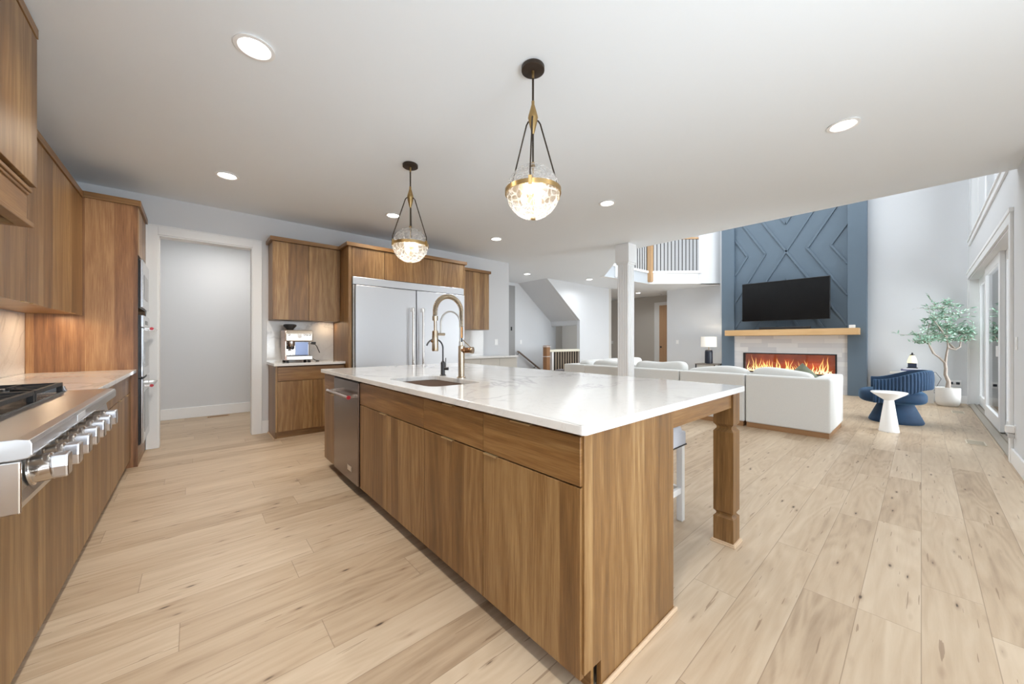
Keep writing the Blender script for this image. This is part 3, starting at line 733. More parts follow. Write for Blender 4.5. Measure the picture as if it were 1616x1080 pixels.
for a, b in ends:
    for v_ in (a, b): v_.x = min(v_.x, 11.0); v_.y = max(v_.y, -.62 if v_.x < 10.85 else -.52)
    m1 = (a+b)/2+Vector((R.gauss(0, .02), R.gauss(0, .02), -.02)); bk.tube([a, m1, b], [.004, .003, .0015], 5)
    ax = (b-a).normalized()
    for k in range(11):
        q = k/10; p = a.lerp(m1, q*2) if q < .5 else m1.lerp(b, q*2-1)
        dv = ax*.8+Vector((R.gauss(0, .7), R.gauss(0, .7), R.gauss(0, .5)))
        leaf(lf, p, dv, R.uniform(.045, .08), R.uniform(.007, .011))
obj('trunk', bk, BARK, tr, smooth=True)
o = obj('foliage', lf, LEAF, tr)

# balcony railing
rl = thing('balcony_railing', 'upper landing railing with thin dark balusters above the hall', 'railing', (9.66, YBAL-.04, 3.16))
nw = MB(); nw.box(9.60, 9.73, YBAL-.10, YBAL+.03, 2.90, 4.28); obj('newel_post', nw, NEWEL, rl, bevel=.004)
obj('newel_drop', MB().box(9.605, 9.725, YBAL-.095, YBAL+.025, 2.875, 2.90), NEWEL, rl, bevel=.01)
A0 = Vector((9.70, YBAL-.01, 0)); A1 = Vector((10.76, 4.14, 0))
dv = (A1-A0)
obj('handrail', MB().bar(A0+Vector((0, 0, 4.12)), A1+dv*.0+Vector((0, 0, 4.12)), .075, .05), NEWEL, rl, bevel=.008)
obj('handrail', MB().bar((8.30, 5.22, 4.12), (9.62, YBAL+.02, 4.12), .075, .05), NEWEL, rl, bevel=.008)
for i in range(13):
    p = A0+dv*((i+1)/14.0); obj('baluster', MB().box(p.x-.008, p.x+.008, p.y-.008, p.y+.008, 3.18, 4.10), BLACKM, rl)
for i in range(11):
    p = Vector((8.50, 5.21, 0)).lerp(Vector((9.58, YBAL+.02, 0)), i/10); obj('baluster', MB().box(p.x-.008, p.x+.008, p.y-.008, p.y+.008, 3.18, 4.10), BLACKM, rl)
# upstairs doorway glimpsed through the balusters
ud = struct('door_4', MB().box(11.3, 11.42, 8.77, 8.80, 3.14, 5.3).box(12.3, 12.42, 8.77, 8.80, 3.14, 5.3).box(11.3, 12.42, 8.77, 8.80, 5.2, 5.3), TRIM)
obj('door_panel', MB().box(11.42, 12.3, 8.78, 8.80, 3.15, 5.2), simple('upper_door_paint', (190, 176, 162), .6), ud)

# stair railing and wall handrail
sr = thing('stair_railing', 'stair guard railing with boxed newel and dark balusters below the sloped soffit', 'railing', (7.5, 6.43, 0))
np_ = MB(); np_.box(6.81, 6.94, 6.37, 6.50, 0, 1.09); obj('newel_post', np_, simple('newel_stain', (150, 108, 72), .5), sr, bevel=.003)
obj('newel_cap', MB().box(6.79, 6.96, 6.35, 6.52, 1.055, 1.072), WHITE, sr, bevel=.002)
obj('newel_collar', MB().box(6.795, 6.955, 6.355, 6.515, .80, .812), WHITE, sr, bevel=.002)
obj('end_post', MB().box(7.06, 7.12, 6.41, 6.47, 0, .93), TRIM, sr)
obj('handrail', MB().box(6.94, 8.21, 6.405, 6.475, .92, .985), simple('cream_handrail', (226, 222, 204), .5), sr, bevel=.006)
for i in range(10):
    x = 7.20+i*.104; obj('baluster', MB().box(x-.010, x+.010, 6.43, 6.45, 0, .92), BLACKM, sr)
obj('infill_panel', MB().box(7.12, 8.21, 6.46, 6.47, 0, .92), simple('taupe_panel', (158, 142, 124), .7), sr)
hr = thing('wall_handrail', 'sloping bronze handrail on the stair hall wall', 'handrail', (7.2, 7.42, .6))
obj('rail', MB().tube([(6.76, 7.44, .92), (6.80, 7.42, .91), (7.70, 7.42, .345), (8.3, 7.42, -.03)], .024, 10), simple('brown_rail', (128, 112, 100), .4, .4), hr, smooth=True)
for x, z in ((6.80, .90), (7.45, .49)):
    obj('bracket', MB().tube([(x, 7.42, z), (x, 7.44, z-.06), (x, 7.498, z-.06)], .009, 8), BLACKM, hr, smooth=True)

# fluted square column at the edge of the kitchen ceiling
cl = thing('column', 'white fluted square column standing behind the island', 'column', (5.48, 3.31, 0))
c0x, c0y, s_ = 5.385, 3.205, .205
sh = MB(); sh.box(c0x+.008, c0x+s_-.008, c0y+.008, c0y+s_-.008, 0, 2.50)
obj('shaft', sh, TRIM, cl)
fl_ = MB()
for i in range(5):
    q = .012+i*.041
    fl_.box(c0x, c0x+.01, c0y+q, c0y+q+.017, .25, 2.47); fl_.box(c0x+s_-.01, c0x+s_, c0y+q, c0y+q+.017, .25, 2.47)
    fl_.box(c0x+q, c0x+q+.017, c0y, c0y+.01, .25, 2.47); fl_.box(c0x+q, c0x+q+.017, c0y+s_-.01, c0y+s_, .25, 2.47)
obj('fluting', fl_, TRIM, cl, bevel=.003)
cp = MB(); cp.box(c0x-.022, c0x+s_+.022, c0y-.022, c0y+s_+.022, 2.52, CZ-.002); cp.box(c0x-.012, c0x+s_+.012, c0y-.012, c0y+s_+.012, 2.49, 2.52)
obj('capital', cp, TRIM, cl, bevel=.004)
obj('base_block', MB().box(c0x-.02, c0x+s_+.02, c0y-.02, c0y+s_+.02, 0, .25), TRIM, cl, bevel=.004)

# ------------------------------------------------------------------ kitchen: island
G = .0015
IX = .95; IY0, IY1 = .735, 3.81
BODY = simple('cabinet_shadow_gap', (70, 46, 28), .8)
PULLM = simple('pale_brass_pull', (196, 170, 128), .35, .6)
def pull_x(parent, x, y0, y1, z, sgn):
    """thin edge pull on a front that faces along x"""
    m_ = MB(); m_.box(x-sgn*.01, x+sgn*.009, y0, y1, z, z+.0025); m_.box(x+sgn*.007, x+sgn*.009, y0, y1, z-.0035, z)
    return obj('edge_pull', m_, PULLM, parent)
def island_unit(y0, y1, label, fronts, group='island base cabinets'):
    t = thing('island_cabinet', label, 'cabinet', (IX, (y0+y1)/2, 0), group)
    obj('carcass', MB().box(IX+.02, 1.575, max(y0+.001, .752), y1-.001, .085, .90), BODY, t)
    obj('toe_kick', MB().box(IX+.075, IX+.09, max(y0+.001, .752), y1-.001, 0, .085), OAKH, t)
    for (kind, a, b, z0, z1, pa, pb) in fronts:
        fr = obj(kind, MB().box(IX, IX+.02, a+G, b-G, z0, z1), OAKH if 'drawer' in kind else OAK, t, bevel=.0015)
        if pa is not None: pull_x(fr, IX, pa, pb, z1+.0005, -1)
    return t
island_unit(IY0+.003, 1.268, 'island base cabinet at the near corner with a drawer over a door', [('drawer', IY0+.003, 1.268, .722, .885, .97, 1.08), ('door', IY0+.003, 1.268, .085, .716, 1.17, 1.255)])
island_unit(1.268, 1.81, 'island base cabinet, second from the near corner, drawer over one door', [('drawer', 1.268, 1.81, .722, .885, 1.51, 1.60), ('door', 1.268, 1.81, .085, .716, 1.51, 1.61)])
island_unit(1.81, 2.822, 'wide island sink cabinet next to the dishwasher with two doors below a long panel', [('false_drawer_front', 1.81, 2.822, .722, .885, None, None), ('door', 1.81, 2.31, .085, .716, None, None), ('door', 2.31, 2.822, .085, .716, 2.325, 2.42)])
island_unit(3.462, IY1, 'narrow island cabinet at the far end beyond the dishwasher', [('drawer', 3.462, IY1, .722, .885, None, None), ('door', 3.462, IY1, .085, .716, 3.48, 3.55)])
dw = thing('dishwasher', 'stainless dishwasher with bar handle built into the island', 'dishwasher', (IX, 3.14, 0))
obj('tub', MB().box(IX+.03, 1.55, 2.83, 3.455, .09, .885), BLACKM, dw)
dd = obj('door', MB().box(IX-.012, IX+.03, 2.830, 3.455, .088, .882), DWSTEEL, dw, bevel=.006)
obj('control_strip', MB().box(IX-.010, IX+.02, 2.832, 3.453, .8825, .889), BLACKM, dw)
hh = MB(); hh.tube([(IX-.072, 2.86, .775), (IX-.072, 3.425, .775)], .0135, 16); hb = obj('handle', hh, simple('rosy_steel', (205, 190, 182), .2, 1), dd, smooth=True)
for y in (2.895, 3.39):
    obj('handle_mount', MB().box(IX-.075, IX-.01, y-.014, y+.014, .762, .788), STEELD, dd, bevel=.004)
md = MB(); md.lathe([(.0155, 0), (.0155, .006), (.013, .010)], (IX-.072, 2.860, .775), 20, 'y')
for v in md.bm.verts: v.co.y = 2.860-(v.co.y-2.860)
RED = simple('red_medallion', (170, 40, 50), .3, .3)
obj('medallion', md, RED, dd, smooth=True)
obj('badge', MB().box(IX-.0135, IX-.012, 2.98, 3.08, .165, .205).box(IX-.0145, IX-.0135, 2.985, 3.075, .170, .200), simple('badge_silver', (214, 205, 196), .3, .8), dd)
# end panel, back panel, legs and aprons
ep = thing('kitchen_island', 'wooden island end panel with two square posts and apron carrying the overhang', 'island', (1.8, 2.2, 0))
o = obj('end_panel', MB().prism([(IX+.012, .10), (1.055, .10), (1.055, 0), (1.605, 0), (1.605, .898), (IX+.012, .898)], .731, .750, 'y'), OAK, ep, bevel=.001)
obj('shoe_molding', MB().box(1.050, 1.619, .717, .731, 0, .018), SHOE, o, bevel=.005)
o = obj('back_panel', MB().box(1.580, 1.605, .750, IY1, 0, .898), OAK, ep)
obj('shoe_molding', MB().box(1.605, 1.619, .731, 3.80, 0, .018), SHOE, o, bevel=.005)
for y in (.776, 3.74):
    s = .054; cx = 2.405
    def sq(w, z): return [(cx-w, y-w, z), (cx+w, y-w, z), (cx+w, y+w, z), (cx-w, y+w, z)]
    prof = [(s, .0), (s, .155), (s-.012, .168), (s-.012, .178), (s, .192), (s, .665), (s-.014, .682), (s-.014, .694), (s, .712), (s, .898)]
    m_ = MB(); rings = [[m_.bm.verts.new(p) for p in sq(w, z)] for w, z in prof]
    for A, B in zip(rings, rings[1:]):
        for i in range(4): m_.bm.faces.new((A[i], A[(i+1) % 4], B[(i+1) % 4], B[i]))
    m_.bm.faces.new(rings[0][::-1]); m_.bm.faces.new(rings[-1])
    lg = obj('leg', m_, OAK, ep)
    m_ = MB(); w = s+.014
    m_.box(cx-w, cx+w, y-w, y+w, 0, .010); m_.box(cx-w+.004, cx+w-.004, y-w+.004, y+w-.004, .010, .018)
    obj('shoe_molding', m_, SHOE, lg, bevel=.003)
obj('apron', MB().box(1.606, 2.350, .733, .752, .812, .898), OAKH, ep)
obj('apron', MB().box(2.42, 2.44, .832, 3.684, .812, .898), OAKH, ep)

CT0, CT1 = .90, .932
ct = thing('island_countertop', 'large white veined quartz countertop of the island', 'countertop', (1.7, 2.2, CT0))
SX0, SX1, SYa, SYb = 1.045, 1.425, 1.895, 2.54
m_ = MB(); X0, X1, Y0, Y1 = .922, 2.492, .700, 3.845
def rr(x0, x1, y0, y1, r, n=5):
    P = []
    for cx, cy, a0 in ((x1-r, y1-r, 0), (x0+r, y1-r, 90), (x0+r, y0+r, 180), (x1-r, y0+r, 270)):
        for i in range(n+1): a = radians(a0+90*i/n); P.append((cx+r*cos(a), cy+r*sin(a)))
    return P
outer = rr(X0, X1, Y0, Y1, .018); inner = rr(SX0, SX1, SYa, SYb, .07)
for z in (CT0, CT1):
    vo = [m_.bm.verts.new((x, y, z)) for x, y in outer]; vi = [m_.bm.verts.new((x, y, z)) for x, y in inner]
    n = len(vo)
    for i in range(n): m_.bm.faces.new((vo[i], vo[(i+1) % n], vi[(i+1) % n], vi[i]))
    if z == CT0: lo = (vo, vi)
    else:
        for i in range(n):
            m_.bm.faces.new((lo[0][i], lo[0][(i+1) % n], vo[(i+1) % n], vo[i])); m_.bm.faces.new((lo[1][i], lo[1][(i+1) % n], vi[(i+1) % n], vi[i]))
obj('slab', m_, QUARTZ, ct, bevel=.003)
sk = thing('kitchen_sink', 'undermount stainless sink bowl cut into the island countertop', 'sink', (1.235, 2.2, .70))
m_ = MB(); a = rr(SX0-.008, SX1+.008, SYa-.008, SYb+.008, .075); b = rr(SX0+.004, SX1-.004, SYa+.004, SYb-.004, .07); c = rr(SX0+.05, SX1-.05, SYa+.05, SYb-.05, .05)
R1 = [m_.bm.verts.new((x, y, CT0-.001)) for x, y in a]; R2 = [m_.bm.verts.new((x, y, .71)) for x, y in b]; R3 = [m_.bm.verts.new((x, y, .685)) for x, y in c]
for A, B in ((R1, R2), (R2, R3)):
    for i in range(len(A)): m_.bm.faces.new((A[i], A[(i+1) % len(A)], B[(i+1) % len(A)], B[i]))
m_.bm.faces.new(R3)
obj('bowl', m_, simple('sink_steel', (214, 212, 208), .4, .5), sk, smooth=True, solid=.002)
obj('drain', MB().lathe([(.045, .686), (.045, .690), (.03, .688)], (1.235, 2.25, 0), 24), STEELD, sk, smooth=True)

# spring faucet
FX, FY = 1.477, 2.236
fc = thing('spring_faucet', 'tall champagne spring coil pull-down faucet behind the island sink', 'faucet', (FX, FY, CT1))
obj('base_plate', MB().lathe([(.033, CT1), (.033, CT1+.006), (.026, CT1+.010)], (FX, FY, 0), 28), CHAMP, fc, smooth=True)
obj('body', MB().lathe([(.0225, CT1+.008), (.0225, 1.165), (.014, 1.17), (.014, 1.195)], (FX, FY, 0), 28), CHAMP, fc, smooth=True)
vx = Vector((.52, -.85, 0)).normalized()
hm = MB(); p0 = Vector((FX, FY, 1.135)); hm.tube([p0, p0+vx*.030, p0+vx*.032, p0+vx*.078], [.022, .022, .020, .020], 24)
hv = obj('valve', hm, simple('copper_champagne', (172, 132, 96), .22, 1), fc, smooth=True)
obj('valve_cap', MB().tube([p0+vx*.0785, p0+vx*.094], .024, 28), CHAMP, hv, smooth=True)
obj('lever', MB().tube([p0+vx*.075+Vector((0, 0, .02)), p0+vx*.03+Vector((0, 0, .06)), p0+vx*.012+Vector((0, 0, .075))], .0035, 8), CHAMP, hv, smooth=True)
arcR = .108; zc = 1.412
path = [Vector((FX, FY, 1.195+(zc-1.195)*i/10)) for i in range(10)]+[Vector((FX-arcR+arcR*cos(pi*i/24), FY, zc+arcR*sin(pi*i/24))) for i in range(25)]+[Vector((FX-2*arcR, FY, zc-.02)), Vector((FX-2*arcR, FY, zc-.05))]
obj('hose', MB().tube(path, .0095, 12), GRAPH, fc, smooth=True)
obj('lower_sleeve', MB().tube([(FX, FY, 1.225), (FX, FY, 1.305)], .0135, 20), simple('brown_bronze', (150, 112, 78), .25, 1), fc, smooth=True)
# coil following the path
L = [0]; 
for a, b in zip(path, path[1:]): L.append(L[-1]+(b-a).length)
def at(s_):
    for i in range(len(L)-1):
        if s_ <= L[i+1]: q = (s_-L[i])/(L[i+1]-L[i]); return path[i].lerp(path[i+1], q), (path[i+1]-path[i]).normalized()
    return path[-1], (path[-1]-path[-2]).normalized()
co = []; s_ = 1.305-1.195; turns = 0; tot = L[-1]-.02
N_ = 50*12
for i in range(N_+1):
    q = s_+(tot-s_)*i/N_; p, d = at(q); u = Vector((0, 1, 0)); v = d.cross(u).normalized(); a = 2*pi*i/12
    co.append(p+(u*cos(a)+v*sin(a))*.0155)
obj('spring_coil', MB().tube(co, .0028, 6), simple('champagne_coil', (196, 178, 150), .25, 1), fc, smooth=True)
hx = FX-2*arcR
obj('coil_collar', MB().tube([(hx, FY, zc-.035), (hx, FY, zc-.068)], .019, 20), CHAMP, fc, smooth=True)
obj('neck', MB().tube([(hx, FY, zc-.05), (hx+.001, FY, 1.26)], .0105, 14), CHAMP, fc, smooth=True)
sp = obj('spray_head', MB().tube([(hx, FY, 1.275), (hx, FY, 1.268), (hx, FY, 1.14), (hx, FY, 1.132)], [.017, .0205, .0225, .020], 24), CHAMP, fc, smooth=True)
obj('spray_button', MB().tube([(hx-.018, FY, 1.20), (hx-.030, FY, 1.20)], .008, 12), simple('brown_bronze_button', (150, 112, 78), .3, 1), sp, smooth=True)
obj('dock_arm', MB().tube([(hx+.02, FY, 1.25), (hx+.075, FY, 1.25)], .0095, 16), CHAMP, fc, smooth=True)
rr_ = .080; ax = hx+.045
ap = [Vector((ax, FY, 1.25)), Vector((ax, FY, 1.31))]+[Vector((ax+rr_-rr_*cos(pi*i/20), FY, 1.33+rr_*1.05*sin(pi*i/20))) for i in range(21)]+[Vector((ax+2*rr_, FY, 1.20))]
obj('support_arm', MB().tube(ap, .0058, 12), simple('satin_nickel', (170, 166, 160), .3, 1), fc, smooth=True)
obj('support_tip', MB().tube([(ax+2*rr_, FY, 1.20), (ax+2*rr_, FY, 1.14)], .0078, 12), simple('satin_nickel_tip', (150, 146, 140), .3, 1), fc, smooth=True)
# filter faucet
QX, QY = 1.477, 2.497
wf_ = thing('filter_faucet', 'small graphite gooseneck water faucet beside the spring faucet', 'faucet', (QX, QY, CT1))
obj('base_plate', MB().lathe([(.024, CT1), (.024, CT1+.004), (.019, CT1+.007)], (QX, QY, 0), 24), GRAPH, wf_, smooth=True)
obj('body', MB().lathe([(.0165, CT1+.005), (.0165, 1.035), (.008, 1.045)], (QX, QY, 0), 24), GRAPH, wf_, smooth=True)
gp = [Vector((QX, QY, 1.04)), Vector((QX, QY, 1.13))]+[Vector((QX-.072+.072*cos(pi*i/20), QY, 1.145+.072*sin(pi*i/20))) for i in range(19)]
obj('spout', MB().tube(gp, .0062, 12), GRAPH, wf_, smooth=True)
q0 = Vector((QX, QY, .985)); wv = Vector((.6, -.8, 0)).normalized()
hv = obj('valve', MB().tube([q0, q0+wv*.045], .012, 16), GRAPH, wf_, smooth=True)
obj('lever', MB().tube([q0+wv*.022, q0+wv*.024+Vector((0, 0, .085))], .0035, 8), GRAPH, hv, smooth=True)

# bar stool under the overhang
bs = thing('bar_stool', 'white backless bar stool with nailhead trimmed grey seat tucked under the island', 'stool', (2.23, 1.26, 0))
obj('seat', MB().box(2.025, 2.435, 1.045, 1.465, .505, .60).blob((2.23, 1.255, .60), (.205, .21, .04), 6, 40, 10), SHEET, bs, bevel=.012, smooth=True)
nl = MB()
for i in range(22):
    q = 2.035+i*.0187; nl.sphere((q, 1.044, .512), .0055, 8, 5); nl.sphere((2.436, 1.055+i*.0187, .512), .0055, 8, 5)
o = obj('nailhead_trim', nl, GRAPH, bs)
for sx in (2.035, 2.385):
    for sy in (1.05, 1.42): obj('leg', MB().box(sx, sx+.04, sy, sy+.04, 0, .505), WHITE, bs, bevel=.004)
for (x0, x1, y0, y1) in ((2.075, 2.385, 1.058, 1.082), (2.075, 2.385, 1.428, 1.452), (2.043, 2.067, 1.09, 1.42), (2.393, 2.417, 1.09, 1.42)):
    obj('stretcher', MB().box(x0, x1, y0, y1, .185, .225), WHITE, bs, bevel=.003)
bs.location.x += .05

# ------------------------------------------------------------------ left run of cabinets
FXL = -.444
def base_left(y0, y1, label, fronts):
    t = thing('base_cabinet', label, 'cabinet', (FXL, (y0+y1)/2, 0), 'base cabinets under the range wall')
    zt = .74 if y1 < 2.95 else .90
    obj('carcass', MB().box(XL+.005, FXL-.02, y0+.001, y1-.001, .09, zt), BODY, t)
    obj('toe_kick', MB().box(FXL-.07, FXL-.055, y0+.001, y1-.001, 0, .09), OAKH, t)
    for (kind, a, b, z0, z1, pa, pb) in fronts:
        fr = obj(kind, MB().box(FXL-.02, FXL, a+G, b-G, z0, z1), OAK, t, bevel=.0015)
        if pa is not None: pull_x(fr, FXL, pa, pb, z1+.0005, 1)
base_left(.20, .90, 'base cabinet nearest the camera at the left edge', [('door', .20, .90, .09, .885, None, None)])
base_left(.90, 1.545, 'base cabinet before the rangetop with one tall door', [('door', .90, 1.545, .09, .885, None, None)])
base_left(1.56, 2.237, 'base cabinet under the near half of the rangetop', [('door', 1.56, 2.237, .09, .735, None, None)])
base_left(2.237, 2.853, 'base cabinet under the far half of the rangetop', [('door', 2.237, 2.853, .09, .735, None, None)])
base_left(2.93, 3.84, 'base cabinet just past the rangetop under the white counter', [('drawer', 2.93, 3.84, .722, .885, 3.35, 3.45), ('door', 2.93, 3.385, .09, .716, None, None), ('door', 3.385, 3.84, .09, .716, None, None)])
base_left(3.84, 4.60, 'base cabinet in the middle of the white counter run with drawer above doors', [('drawer', 3.84, 4.60, .722, .885, 4.17, 4.27), ('door', 3.84, 4.22, .09, .716, None, None), ('door', 4.22, 4.60, .09, .716, 4.24, 4.33)])
base_left(4.60, 4.955, 'narrow base cabinet next to the oven tower panel', [('drawer', 4.60, 4.955, .722, .885, 4.74, 4.82), ('door', 4.60, 4.955, .09, .716, 4.62, 4.70)])
tag(obj('filler_panel', MB().box(FXL-.02, FXL, 2.853, 2.93, .09, .745), OAK), 'narrow wooden filler strip beside the far end of the rangetop', 'panel')
tag(obj('range_wall_countertop', MB().box(XL+.004, -.405, 2.935, 4.958, .902, .932), QUARTZ, bevel=.003), 'white quartz counter between the rangetop and the oven tower', 'countertop')
tag(obj('near_countertop', MB().box(XL+.004, -.405, .20, 1.545, .902, .932), QUARTZ, bevel=.003), 'white quartz counter on the near side of the rangetop', 'countertop')
tag(obj('backsplash', MB().box(XL+.001, XL+.004, 3.0, 4.958, .934, 1.428).box(XL+.001, XL+.004, .2, 3.0, .934, 1.77), QUARTZ), 'white veined slab backsplash behind the rangetop', 'backsplash')

# rangetop
rg = thing('rangetop', 'wide stainless gas rangetop with seven big knobs', 'rangetop', (-.6, 2.23, .75))
RY0, RY1 = 1.55, 2.925
m_ = MB()   # front housing: top bullnose ledge then a sloped control panel
m_.prism([(XL+.02, .945), (-.345, .945), (-.322, .940), (-.318, .930), (-.318, .902), (-.325, .893), (-.35, .890), (XL+.02, .890)], RY0, RY1, 'y')
obj('top_ledge', m_, STEEL, rg, bevel=.002)
m_ = MB(); m_.prism([(XL+.02, .889), (-.352, .889), (-.352, .862), (-.338, .775), (-.345, .750), (XL+.02, .750)], RY0+.01, RY1-.005, 'y')
obj('control_panel', m_, STEEL, rg, bevel=.004)
m_ = MB(); m_.box(-.62, -.336, RY0-.002, RY0+.010, .750, .888); obj('end_cap', m_, STEELD, rg, bevel=.004)
m_ = MB(); m_.box(-1.03, -.49, RY0+.03, RY1-.03, .9455, .949); obj('burner_pan', m_, BLACK, rg)
m_ = MB(); m_.prism([(-1.035, .945), (-.488, .945), (-.497, .972), (-1.035, .972)], RY1-.028, RY1, 'y'); m_.prism([(-1.035, .945), (-.488, .945), (-.497, .972), (-1.035, .972)], RY0, RY0+.028, 'y')
m_.box(-1.038, -1.0, RY0, RY1, .945, .985); obj('rim', m_, STEEL, rg, bevel=.002)
for j in range(3):
    a = RY0+.04+j*.435; b = a+.425
    g = MB(); zt = .992; x0, x1 = -.985, -.505
    for x in (x0, x1): g.box(x-.008, x+.008, a, b, zt-.016, zt)
    for y in (a+.008, b-.008): g.box(x0, x1, y-.008, y+.008, zt-.016, zt)
    g.box((x0+x1)/2-.007, (x0+x1)/2+.007, a, b, zt-.016, zt)
    for cx in ((x0*.75+x1*.25), (x0*.25+x1*.75)):
        cy = (a+b)/2
        for k in range(8):
            t = pi/4*k; e = 1.0/max(abs(cos(t)), abs(sin(t)))
            g.bar((cx+.035*cos(t), cy+.035*sin(t), zt-.008), (cx+.115*e*cos(t), cy+.205*e*sin(t)*(1 if k % 2 == 0 else .6), zt-.008), .010, .014)
    for x in (x0, x1, (x0+x1)/2):
        for y in (a+.01, b-.01): g.box(x-.009, x+.009, y-.009, y+.009, .949, zt-.01)
    obj('grate', g, IRON, rg)
    for cx in ((x0*.75+x1*.25), (x0*.25+x1*.75)):
        obj('burner', MB().lathe([(.055, .949), (.055, .958), (.042, .962), (.042, .970), (.03, .974)], (cx, (a+b)/2, 0), 24), BLACKM, rg, smooth=True)
kz = .838; kx = -.343
for ky in (1.66, 1.80, 1.945, 2.085, 2.225, 2.365, 2.53):
    kd = Vector((1, 0, .10)).normalized(); p = Vector((kx, ky, kz))
    kb = obj('knob', MB().tube([p, p+kd*.004, p+kd*.0045, p+kd*.040, p+kd*.043], [.044, .044, .0385, .0385, .034], 32), STEELD, rg, smooth=True)
    gr_ = MB(); q = p+kd*.036
    gr_.prism([(-.024, -.033), (.024, -.033), (.028, .0), (.024, .033), (-.024, .033), (-.028, 0)], 0, .036, 'x'); gr_.shift(q)
    obj('knob_grip', gr_, simple('knob_grip_steel', (214, 214, 218), .22, 1), kb, bevel=.005)
pb = MB(); pb.box(-.3185, -.3165, 2.04, 2.17, .909, .931); obj('name_plate', pb, simple('plate_silver', (225, 227, 232), .35, .4), rg, bevel=.001)

# hood cabinet
hd = thing('hood_cabinet', 'tall wooden range hood cabinet with moulded lower lip', 'range hood', (-.8, 2.25, 1.78))
HX, HY0, HY1 = -.60, 1.45, 3.0
obj('upper_box', MB().box(XL+.005, HX, HY0, HY1, 1.985, 2.745), OAK, hd, bevel=.002)
obj('crown', MB().box(XL+.005, HX+.004, HY0, HY1+.004, 2.75, 2.80), OAKH, hd, bevel=.002)
m_ = MB(); m_.box(XL+.005, HX-.03, HY0, HY1-.02, 1.972, 1.985); obj('recess', m_, BODY, hd)
m_ = MB(); m_.box(XL+.005, HX-.012, HY0, HY1-.008, 1.953, 1.972); m_.box(XL+.005, HX-.020, HY0, HY1-.016, 1.938, 1.953); obj('molding', m_, OAKH, hd, bevel=.004)
m_ = MB()
m_.box(HX-.055, HX-.028, HY0+.02, HY1-.025, 1.80, 1.938); m_.box(XL+.005, HX-.055, HY1-.045, HY1-.025, 1.80, 1.938); m_.box(XL+.005, HX-.055, HY0+.02, HY0+.04, 1.80, 1.938)
obj('skirt', m_, OAKH, hd)
m_ = MB()
m_.box(HX-.06, HX-.008, HY0, HY1-.004, 1.776, 1.80); m_.box(XL+.005, HX-.06, HY1-.05, HY1-.004, 1.776, 1.80); m_.box(XL+.005, HX-.06, HY0, HY0+.04, 1.776, 1.80)
obj('lip', m_, OAKH, hd, bevel=.003)
obj('filter_liner', MB().box(XL+.005, HX-.06, HY0+.04, HY1-.05, 1.84, 1.85), GRAPH, hd)

def upper_x(y0, y1, label, seam):
    t = thing('upper_cabinet', label, 'cabinet', (-.9, (y0+y1)/2, 1.43), 'wall cabinets on the range wall')
    obj('carcass', MB().box(XL+.005, -.762, y0+.001, y1-.001, 1.437, 2.478), OAKH, t)
    for a, b, p in ((y0, seam, (seam-.12, seam-.03)), (seam, y1, (seam+.03, seam+.12))):
        d_ = obj('door', MB().box(-.761, -.741, a+G, b-G, 1.43, 2.475), OAK, t, bevel=.0015)
        pl_ = MB(); pl_.box(-.741, -.727, p[0], p[1], 1.4275, 1.431); obj('edge_pull', pl_, BRASS, d_)
upper_x(3.002, 4.05, 'wall cabinet pair right beside the range hood', 3.53)
upper_x(4.05, 4.957, 'wall cabinet pair touching the oven tower', 4.51)
tag(obj('cabinet_crown', MB().box(XL+.005, -.732, 3.006, 4.933, 2.479, 2.532), OAKH, bevel=.002), 'wooden crown strip along the top of the range wall cabinets', 'crown molding')
area_light('led_light', (-.86, 4.70, 1.425), (0, 0, 0), .05, .35, 1.6, (1, .72, .45))
area_light('led_light', (-.86, 3.6, 1.425), (0, 0, 0), .05, .9, .6, (1, .8, .6))

# oven tower
ot = thing('oven_tower', 'tall wooden oven cabinet with plain side panel beside the pantry opening', 'cabinet', (-.7, 5.3, 0))
TY0, TY1, TXF = 4.96, 5.655, -.398
obj('side_panel', MB().box(XL+.005, TXF, TY0, TY0+.02, 0, 2.49), wood('tower_panel_wood', (98, 62, 34), (146, 102, 64), (186, 146, 102), stave=.15, contrast=1.0, tonew=.62), ot)
obj('side_panel', MB().box(XL+.005, TXF, TY1-.02, TY1, 0, 2.49), OAK, ot)
obj('carcass', MB().box(XL+.005, TXF-.02, TY0+.02, TY1-.02, 2.005, 2.48).box(XL+.005, TXF-.02, TY0+.02, TY1-.02, .10, .195).box(XL+.005, XL+.02, TY0+.02, TY1-.02, .195, 2.005), BODY, ot)
obj('crown', MB().box(XL+.005, TXF+.022, TY0-.02, TY1, 2.491, 2.545), OAKH, ot, bevel=.002)
for a, b, p in ((TY0+.022, 5.306, 5.28), (5.308, TY1-.002, 5.33)):
    d_ = obj('door', MB().box(TXF-.02, TXF+.004, a, b, 2.03, 2.485), OAK, ot, bevel=.0015)
    obj('edge_pull', MB().box(TXF+.004, TXF+.02, p-.02 if p < 5.3 else p-.02, p+.02, 2.026, 2.030), GRAPH, d_)
obj('filler', MB().box(TXF-.02, TXF, TY0+.022, TY1-.022, 0, .185), OAKH, ot)
VWHITE = simple('stainless_reflective_front', (208, 210, 214), .16, 1)
